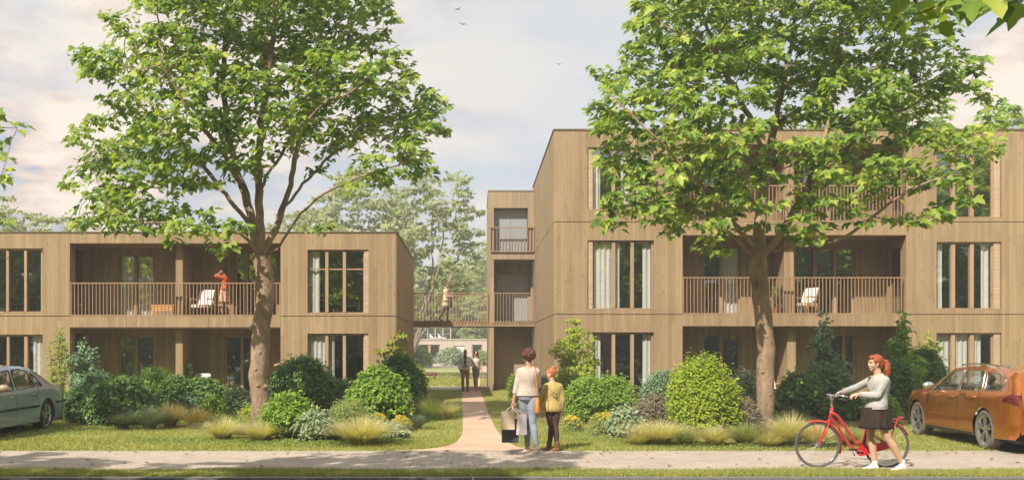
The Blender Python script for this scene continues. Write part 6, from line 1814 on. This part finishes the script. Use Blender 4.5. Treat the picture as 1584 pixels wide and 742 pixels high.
mt_or = plain('orange_leather', (.62,.235,.035), .45, var=.12)
mb = MB(); rings = []
for z, a, b in ((0,.040,.085),(.03,.050,.105),(.16,.045,.10),(.25,.030,.075),(.27,.015,.06)): rings.append([V3(a*math.cos(2*PI*i/16), b*math.sin(2*PI*i/16), z) for i in range(16)])
mb.loft(rings); mb.build('pouch', mt_or, sb, smooth=True)
mb = MB(); mb.tube([V3(.0,-.05,.24), V3(-.005,-.015,.42), V3(-.02,-.0,.62), V3(-.035,.04,.765), V3(-.05,.12,.785), V3(-.045,.20,.72), V3(-.03,.22,.55), V3(0,.10,.32), V3(0,.05,.24)], .013, 6, flat=.4)
mb.build('strap', mt_or, sb, smooth=True)

# ---------------------------------------------------------------- child
YK = 16.75; XK = PX(855, YK)
kd = thing('person', 'red haired child with hair bun in olive shirt and black leggings, seen from behind', 'person', (XK, YK, 0))
J = dict(pelvis=(0,0,.72), chest=(0,0,.95), neck=(-.005,0,1.185), head=(-.035,.0,1.315), shL=(-.122,.02,1.12), shR=(.122,-.01,1.12), elL=(-.185,.03,.90), elR=(.165,-.01,.885), wrL=(-.155,.17,.80), wrR=(.155,.04,.685),
         hipL=(-.055,.0,.69), hipR=(.055,.0,.69), knL=(-.02,.07,.40), knR=(.045,.0,.40), anL=(-.05,.10,.085), anR=(.075,-.04,.085), toeL=(-.2,.2,0), toeR=(-.08,-.0,0))
fk = Fig(J, (-.3,.95), .84, headf=(-.97,.22,.02))
P, rot = fk.body(kd, SK['fair'], .0055, {'L': ((.1,.9,-.2),(.6,0,-.7),.7), 'R': ((0,.1,-1),(-1,.2,0),.5)})
fk.face(kd, P, rot)
mb = MB(); fk.torso(mb, -.10, .95, .030, 1.06, .1)
for sd in 'LR': fk.arm(mb, sd, .021, .55 if sd == 'L' else .9)
mb.tube([fk.path(.96)+V3(.055*math.cos(a), .05*math.sin(a), 0) for a in np.linspace(0, 2*PI, 12)[:-1]], .015, 7, closed=True)
remesh(mb, 'shirt', cloth('olive_shirt', (.46,.36,.13), .10, 12, bm=.9), kd, .007, 3)
mb = MB()
fr = V3(.3,-.95,0).normalized()
for (u_, z_, r_) in ((-.01,1.0,.014),(.03,.985,.010),(.045,.95,.013),(0,.93,.012),(.035,.915,.015),(-.03,.965,.009),(.05,.90,.010)):
    c = fk.path(.5); mb.ell(V3(u_+.01, -.121, z_), (r_, .006, r_*.8), nu=8, nv=5)
mb.build('embroidery', plain('dark_embroidery', (.09,.06,.04), .9), kd, smooth=True)
mb = MB(); fk.torso(mb, -.13, .12, .006)
for sd in 'LR': fk.leg(mb, sd, .006, .95)
remesh(mb, 'leggings', cloth('dark_leggings', (.075,.045,.038), .15, bm=.6), kd, .007, 2)
mb = MB()
for sd in 'LR': fk.foot(mb, sd, .012, 1.1, .24); a = fk.J['an'+sd]; mb.cap(a, a+V3(0,0,.055), .046, .048)
remesh(mb, 'boots', plain('brown_boots', (.16,.065,.035), .55), kd, .006, 1)
mb = MB(); mb.ell(P(0,-.024,.040), (.082*.86,.094*.86,.088*.86), rot, 18, 12); mb.ell(P(0,-.05,.0), (.06,.05,.06), rot); mb.ell(P(0,-.055,.125), .042)
for i in range(14): a = 2*PI*i/14; mb.ell(P(.03*math.cos(a),-.055+.03*math.sin(a),.125+.015*math.sin(a*3)), .018, nu=7, nv=5)
remesh(mb, 'hair', hairmat('ginger_hair', (.50,.15,.035)), kd, .005, 1)

# ---------------------------------------------------------------- couple under the bridge
YP = 41.3
mn = thing('person', 'bearded man in light grey blazer and brown trousers walking under the footbridge', 'person', (PX(719.5, YP), YP, 0))
J = dict(pelvis=(0,0,.96), chest=(0,-.02,1.22), neck=(0,-.02,1.50), head=(0,-.04,1.645), shL=(.185,-.02,1.42), shR=(-.185,-.02,1.42), elL=(.25,-.02,1.14), elR=(-.27,.03,1.14), wrL=(.06,-.20,1.10), wrR=(-.21,-.07,.92),
         hipL=(.09,0,.91), hipR=(-.09,0,.91), knL=(.10,-.10,.50), knR=(-.10,-.01,.50), anL=(.10,-.12,.09), anR=(-.10,.08,.11), toeL=(.12,-.4,0), toeR=(-.13,-.15,0))
fm = Fig(J, (0,-1), 1.04, True)
P, rot = fm.body(mn, SK['dark'], .009, {'L': ((-1,-.1,0),(0,1,-.3),.8), 'R': ((.2,-.1,-1),(1,0,0),.6)})
fm.face(mn, P, rot)
mb = MB(); fm.torso(mb, -.10, .93, .030, 1.0)
for sd in 'LR': fm.arm(mb, sd, .020, .95)
bz = remesh(mb, 'blazer', cloth('grey_blazer', (.70,.67,.65), .08), mn, .010, 2)
mb = MB(); mb.add([V3(-.075,-.150,1.50), V3(.075,-.150,1.50), V3(.03,-.190,1.12), V3(-.02,-.190,1.06)], [(0,1,2,3)]); mb.obox((0,-.150,1.29),(.034,0,0),(0,.016,0),(0,0,.17)); mb.build('shirt', plain('navy_shirt', (.03,.045,.10), .8), mn)
mb = MB(); fm.torso(mb, -.13, .15, .012)
for sd in 'LR': fm.leg(mb, sd, .014, .97, .022)
remesh(mb, 'trousers', cloth('brown_chinos', (.36,.18,.08), .1), mn, .010, 2)
mb = MB()
for sd in 'LR': fm.foot(mb, sd, .006, .9, .28)
remesh(mb, 'shoes', plain('dark_shoes', (.05,.025,.015), .4), mn, .008, 1)
mb = MB(); mb.ell(P(0,-.022,.045), (.080,.096,.086), rot); h_ = remesh(mb, 'hair', hairmat('black_hair', (.018,.012,.010)), mn, .008, 1)
mb = MB(); mb.ell(P(0,.030,-.075), (.056,.064,.040), rot); mb.ell(P(0,.062,-.095), (.036,.034,.028), rot); remesh(mb, 'beard', hairmat('black_beard', (.02,.014,.010)), mn, .008, 1)
wm = thing('person', 'dark haired woman in sunglasses and short grey dress walking arm in arm with the man', 'person', (PX(736.3, YP), YP, 0))
J = dict(pelvis=(0,0,.94), chest=(0,-.01,1.18), neck=(0,-.01,1.45), head=(0,-.03,1.60), shL=(.155,0,1.38), shR=(-.155,0,1.38), elL=(.20,.03,1.09), elR=(-.19,.04,1.11), wrL=(.235,-.03,.85), wrR=(-.30,-.14,1.12),
         hipL=(.075,0,.89), hipR=(-.075,0,.89), knL=(.035,-.13,.50), knR=(-.06,.04,.49), anL=(.015,-.14,.10), anR=(-.03,.16,.12), toeL=(.02,-.4,0), toeR=(-.04,-.1,.0))
fw = Fig(J, (0,-1), 1.0)
P, rot = fw.body(wm, SK['tan'], .009, {'L': ((.05,-.1,-1),(-1,0,0),.4), 'R': ((-.9,-.2,0),(0,.6,-.6),.7)})
fw.face(wm, P, rot, glasses=True)
mb = MB(); fw.torso(mb, .25, .93, .012); remesh(mb, 'top', cloth('pale_grey_top', (.60,.56,.52), .06), wm, .009, 2)
mb = MB(); fw.torso(mb, -.13, .32, .016); mb.cap((.06,-.03,.80),(.05,-.06,.66),.10,.085); mb.cap((-.06,.0,.80),(-.05,.02,.66),.10,.085); mb.cap((0,0,.84),(0,-.02,.68),.10,.10)
remesh(mb, 'skirt', cloth('grey_skirt', (.22,.20,.19), .06), wm, .009, 2)
mb = MB()
for sd in 'LR': fw.foot(mb, sd, .005, .7, .25)
remesh(mb, 'shoes', plain('nude_shoes', (.45,.28,.2), .5), wm, .008, 1)
mb = MB(); mb.ell(P(0,-.028,.035), (.086,.092,.094), rot)
for sx in (-1, 1):
    for q in (-.01, .012, .034, .056): strands(mb, P, [(.05*sx,.03-q,.09),(.085*sx,.02-q,.02),(.098*sx,.01-q,-.07),(.10*sx,.02-q*1.2,-.17),(.085*sx,.04-q,-.23)], .030, .020)
strands(mb, P, [(0,-.07,.03),(0,-.09,-.08),(0,-.08,-.2)], .075, .05)
remesh(mb, 'hair', hairmat('dark_long_hair', (.030,.018,.014)), wm, .009, 1)

# ---------------------------------------------------------------- woman on the footbridge
YG = 43.3
wb_ = thing('person', 'woman in beige coat with hair bun walking across the footbridge', 'person', (PX(690, YG), YG, zbt))
J = dict(pelvis=(0,0,.92), chest=(.0,0,1.17), neck=(0,0,1.44), head=(.02,0,1.59), shL=(-.02,.15,1.37), shR=(.02,-.15,1.37), elL=(.02,.17,1.10), elR=(.02,-.17,1.10), wrL=(.22,.10,1.12), wrR=(.21,-.10,1.09),
         hipL=(0,.075,.88), hipR=(0,-.075,.88), knL=(.09,.08,.49), knR=(-.06,-.07,.48), anL=(.06,.08,.085), anR=(-.28,-.08,.16), toeL=(.3,.08,0), toeR=(-.1,-.08,.0))
fb = Fig(J, (1,-.1), .98)
P, rot = fb.body(wb_, SK['tan'], .010, {'L': ((1,-.3,.1),(0,-.6,-.6),.7), 'R': ((1,.3,.1),(0,.6,-.6),.7)})
fb.face(wb_, P, rot)
mb = MB(); fb.torso(mb, -.13, .95, .036, 1.0, .1)
for sd in 'LR': fb.arm(mb, sd, .020, .92)
mb.cap((-.01,0,.84),(-.01,0,.72),.155,.165)
remesh(mb, 'coat', cloth('beige_coat', (.62,.45,.32), .08), wb_, .010, 2)
skirt(wb_, fb, 'skirt', cloth('dark_skirt', (.05,.05,.06)), .75, .52, .15, .165, (0,0,0), (0,0,0), 8, .006, .8)
mb = MB(); mb.cap((.20,-.10,1.06),(.22,-.12,.62),.045,.06); mb.cap((.20,.0,1.06),(.22,.0,.66),.045,.06); remesh(mb, 'carried_coat', cloth('dark_coat', (.05,.045,.045)), wb_, .010, 2)
mb = MB()
for sd in 'LR': fb.foot(mb, sd, .006, .8, .25)
remesh(mb, 'shoes', plain('brown_shoes', (.14,.08,.05), .5), wb_, .008, 1)
mb = MB(); mb.ell(P(0,-.026,.040), (.082,.092,.088), rot); mb.ell(P(0,-.105,.07), .045); remesh(mb, 'hair', hairmat('auburn_bun', (.14,.05,.03)), wb_, .009, 1)

# ---------------------------------------------------------------- woman on the balcony
YL = 33.15
wl = thing('person', 'woman in orange blouse standing on the balcony with both hands raised to her head', 'person', (PX(347, YL), YL, zc-.013))
J = dict(pelvis=(0,0,.90), chest=(.02,0,1.14), neck=(.0,0,1.40), head=(-.03,0,1.545), shL=(-.01,-.15,1.34), shR=(.0,.15,1.34), elL=(-.21,-.25,1.37), elR=(-.20,.26,1.38), wrL=(-.09,-.12,1.52), wrR=(-.08,.12,1.53),
         hipL=(0,-.08,.86), hipR=(0,.08,.86), knL=(-.12,-.09,.48), knR=(-.02,.08,.47), anL=(-.02,-.10,.09), anR=(.06,.08,.09), toeL=(-.3,-.1,0), toeR=(-.2,.08,0))
fl = Fig(J, (-1,-.1), .97)
P, rot = fl.body(wl, SK['tan'], .010, {'L': ((.5,.35,.6),(.1,1,0),.4), 'R': ((.5,-.35,.6),(.1,-1,0),.4)})
fl.face(wl, P, rot, glasses=True)
mb = MB(); fl.torso(mb, .08, .95, .030, 1.0, .15)
for sd in 'LR': fl.arm(mb, sd, .028, 0.02)
remesh(mb, 'blouse', cloth('orange_blouse', (.62,.14,.025), .12), wl, .010, 2)
skirt(wl, fl, 'skirt', cloth('patterned_skirt', (.60,.36,.27), .1, 12, (18,.30,(.35,.08,.06))), .93, .50, .150, .195, (0,0,0), (-.02,0,0), 9, .02, .85)
mb = MB()
for sd in 'LR': fl.foot(mb, sd, .006, .7, .24)
remesh(mb, 'shoes', plain('sandals', (.3,.18,.1), .5), wl, .008, 1)
mb = MB(); mb.ell(P(0,-.026,.038), (.084,.096,.092), rot); mb.ell(P(0,-.09,-.01), (.05,.05,.07), rot); remesh(mb, 'hair', hairmat('black_bob', (.018,.012,.010)), wl, .009, 1)

# ================================================================ FURNITURE
def armchair(label, loc, rz, group, name='armchair'):
    root = thing(name, label, 'chair', loc, rz, group)
    for sx in (-1, 1):
        mb = MB(); mb.tube([(sx*.30,-.28,0),(sx*.29,-.26,.60)], .018, 8); mb.tube([(sx*.30,.32,0),(sx*.28,.24,.62)], .018, 8)
        mb.tube([(sx*.29,-.30,.61),(sx*.31,0,.62),(sx*.28,.27,.60)], .022, 8); mb.tube([(sx*.29,-.26,.33),(sx*.28,.27,.28)], .016, 8)
        mb.build('side_frame', M['chairwood'], root, smooth=True)
    mb = MB(); rings = []
    for y, a in ((-.30,.9),(-.28,1),(.22,1),(.24,.9)): rings.append([V3(.26*a*c, y, .37+.055*a*s_) for c, s_ in ((-1,-1),(1,-1),(1.03,0),(1,1),(-1,1),(-1.03,0))])
    mb.loft(rings); mb.build('seat', M['cushion'], root, smooth='auto')
    mb = MB(); rings = []
    for q, a in ((0,.9),(.04,1),(.94,1),(1,.9)):
        c = V3(0,.20,.42).lerp(V3(0,.40,.93), q); rings.append([c+V3(.26*a*u_, .05*v_*a, .02*v_) for u_, v_ in ((-1,-1),(1,-1),(1.03,0),(1,1),(-1,1),(-1.03,0))])
    mb.loft(rings); mb.build('backrest', M['cushion'], root, smooth='auto')
    return root
ac = armchair('white cushioned wooden armchair on the balcony left of the woman in orange', (PX(312,33.0), 33.1, zc-.013), R(-8), 'wooden armchairs with white cushions')
dup(ac, (PX(312,33.0), 33.0, .0), R(10), 'white cushioned wooden armchair on the ground terrace beside the leafy plant')
dup(ac, (PX(1246,33.0), 33.1, zr1-.013), R(-55), 'white cushioned armchair on the middle loggia right of the smooth trunk')
dup(ac, (PX(1196,33.0), 33.0, 0), R(20), 'white cushioned armchair on the ground terrace half hidden by the smooth trunk')
tb_ = thing('bench_table', 'low yellow wooden bench against the balcony wall left of the post', 'bench', (PX(254,33.5), 33.45, zc-.013))
mb = MB(); mb.box(-.38,.38,-.18,.18,.38,.43); mb.box(-.36,.36,-.17,-.14,.22,.375); mb.build('seat', M['chairwood'], tb_)
for sx in (-1,1):
    for sy in (-1,1): mb = MB(); mb.bar((sx*.33, sy*.14, 0), (sx*.33, sy*.14, .379), .05); mb.build('leg', M['chairwood'], tb_)
st_ = thing('stool', 'small wooden stool in the left corner of the upper balcony', 'stool', (PX(119,32.9), 32.95, zc-.013))
mb = MB(); mb.lathe([(0,.40),(.17,.40),(.18,.42),(.17,.44),(0,.44)], n=20); mb.build('seat', M['chairwood'], st_, smooth='auto')
for a in (0,1,2,3): mb = MB(); mb.tube([(.17*math.cos(a*PI/2+.7),.17*math.sin(a*PI/2+.7),0),(.12*math.cos(a*PI/2+.7),.12*math.sin(a*PI/2+.7),.40)], .014, 7); mb.build('leg', M['chairwood'], st_)
# rustic bench in the courtyard
rb = thing('rustic_bench', 'small log bench on the courtyard lawn seen under the footbridge', 'bench', (PX(663.5,58), 58, 0), R(8))
mb = MB(); mb.tube([(-.48,0,.36),(.0,.02,.38),(.48,0,.35)], [.09,.10,.09], 10, flat=.5); mb.build('seat', plain('dark_log', (.20,.10,.05), .9, var=.3), rb, smooth=True)
for sx in (-.28,.28): mb = MB(); mb.tube([(sx*1.2,0,0),(sx,0,.32)], [.075,.06], 8); mb.build('leg', plain('dark_log_leg', (.18,.09,.05), .9, var=.3), rb, smooth=True)
# loungers on the pavilion roof terrace, sofas inside, bushes before it
for k, px in enumerate((671, 684)):
    o = thing('sun_lounger', ('white sun lounger on the pavilion terrace, left of the pair', 'white sun lounger on the pavilion terrace, right of the pair')[k], 'sun lounger', (PX(px,YF+.8), YF+.9, pz_(525.5)+.0), 0, 'white loungers on the pavilion')
    mb = MB(); mb.box(-.5,.5,-.28,.28,.25,.34); mb.build('seat', M['white'], o)
    mb = MB(); mb.prism([(-.5,-.28,.34),(-.05,-.28,.34),(-.55,-.28,.85)], (0,.56,0)); mb.build('backrest', M['white'], o)
    for sx in (-.42,.42):
        mb = MB(); mb.box(sx-.03,sx+.03,-.26,.26,0,.249); mb.build('leg', M['white'], o)
for k, (px, nm) in enumerate(((656,'left'),(672,'right'))):
    o = thing('sofa', ('pale sofa behind the left glass door of the pavilion','pale sofa behind the right glass door of the pavilion')[k], 'sofa', (PX(px,YF+1.6), YF+1.6, 0), 0, 'pale sofas inside the pavilion')
    mb = MB(); mb.box(-.62,.62,-.4,.4,.12,.45); mb.build('seat', M['cushion'], o); mb = MB(); mb.box(-.62,.62,.2,.45,.451,.95); mb.build('backrest', M['cushion'], o)
def far_bush(px, Y, w_, h_, kind, label):
    root = thing('bush', label, 'shrub', (PX(px, Y), Y, 0), 0, 'bushes by the pavilion'); stems_mesh(int(px), w_, h_).build('stems', M['twig'], root)
    V, T = shrub_mesh(int(px), w_, h_, 'clump', .16, 60); np_mesh('foliage', V, T, M[kind], root)
far_bush(645, 104, 3.2, 2.1, 'leaf_far', 'flowering bush before the pavilion at the left glass doors')
far_bush(698, 116, 3.6, 2.0, 'leaf_silver', 'rounded pale bush before the pavilion left of its white door')
far_bush(744, 112, 2.2, 1.6, 'leaf_far', 'small pale bush before the pavilion next to the stair tower')
# birds
for k, (px, py) in enumerate([(865,100),(107,86),(708,15),(716,38)]):
    Y = 90; o = thing('bird', ('tiny dark bird in the open sky between the two maples', 'tiny dark bird in front of the pink cloud on the left', 'tiny bird high in the sky, upper of two', 'tiny bird high in the sky, lower of two')[k], 'bird', (PX(px,Y), Y, PZ(py,Y)), k*1.2, 'birds in the sky')
    mb = MB(); mb.ell((0,0,0), (.05,.14,.045)); mb.ell((0,.15,.02), .035); mb.add([(0,.07,.01),(.28,.02,.10),(.45,-.08,.06),(.26,-.07,.08),(0,-.07,.01)], [(0,1,2,3,4)]); mb.add([(0,.07,.012),(-.28,.02,.10),(-.45,-.08,.06),(-.26,-.07,.08),(0,-.07,.012)], [(0,4,3,2,1)]); mb.add([(-.02,-.12,0),(.02,-.12,0),(.05,-.24,0),(-.05,-.24,0)], [(0,1,2,3)])
    mb.build('body', M['black'], o, smooth=True)
# ================================================================ HAZE
if HAZE > 0:
    mb = MB(); mb.box(-75, 75, -36, 175, -1.2, 26)
    m = bpy.data.materials.new('haze_air'); m.use_nodes = True; nt = m.node_tree
    nt.nodes.remove(nt.nodes['Principled BSDF'])
    v = nt.nodes.new('ShaderNodeVolumePrincipled'); v.inputs['Color'].default_value = (.93,.95,1.0,1); v.inputs['Density'].default_value = HAZE; v.inputs['Anisotropy'].default_value = 0
    nt.links.new(v.outputs[0], nt.nodes['Material Output'].inputs['Volume'])
    o = mb.build('haze', m); tag(o, 'thin pale summer haze softening the far trees', 'haze', kind='stuff')
    SC.cycles.volume_step_rate = 1
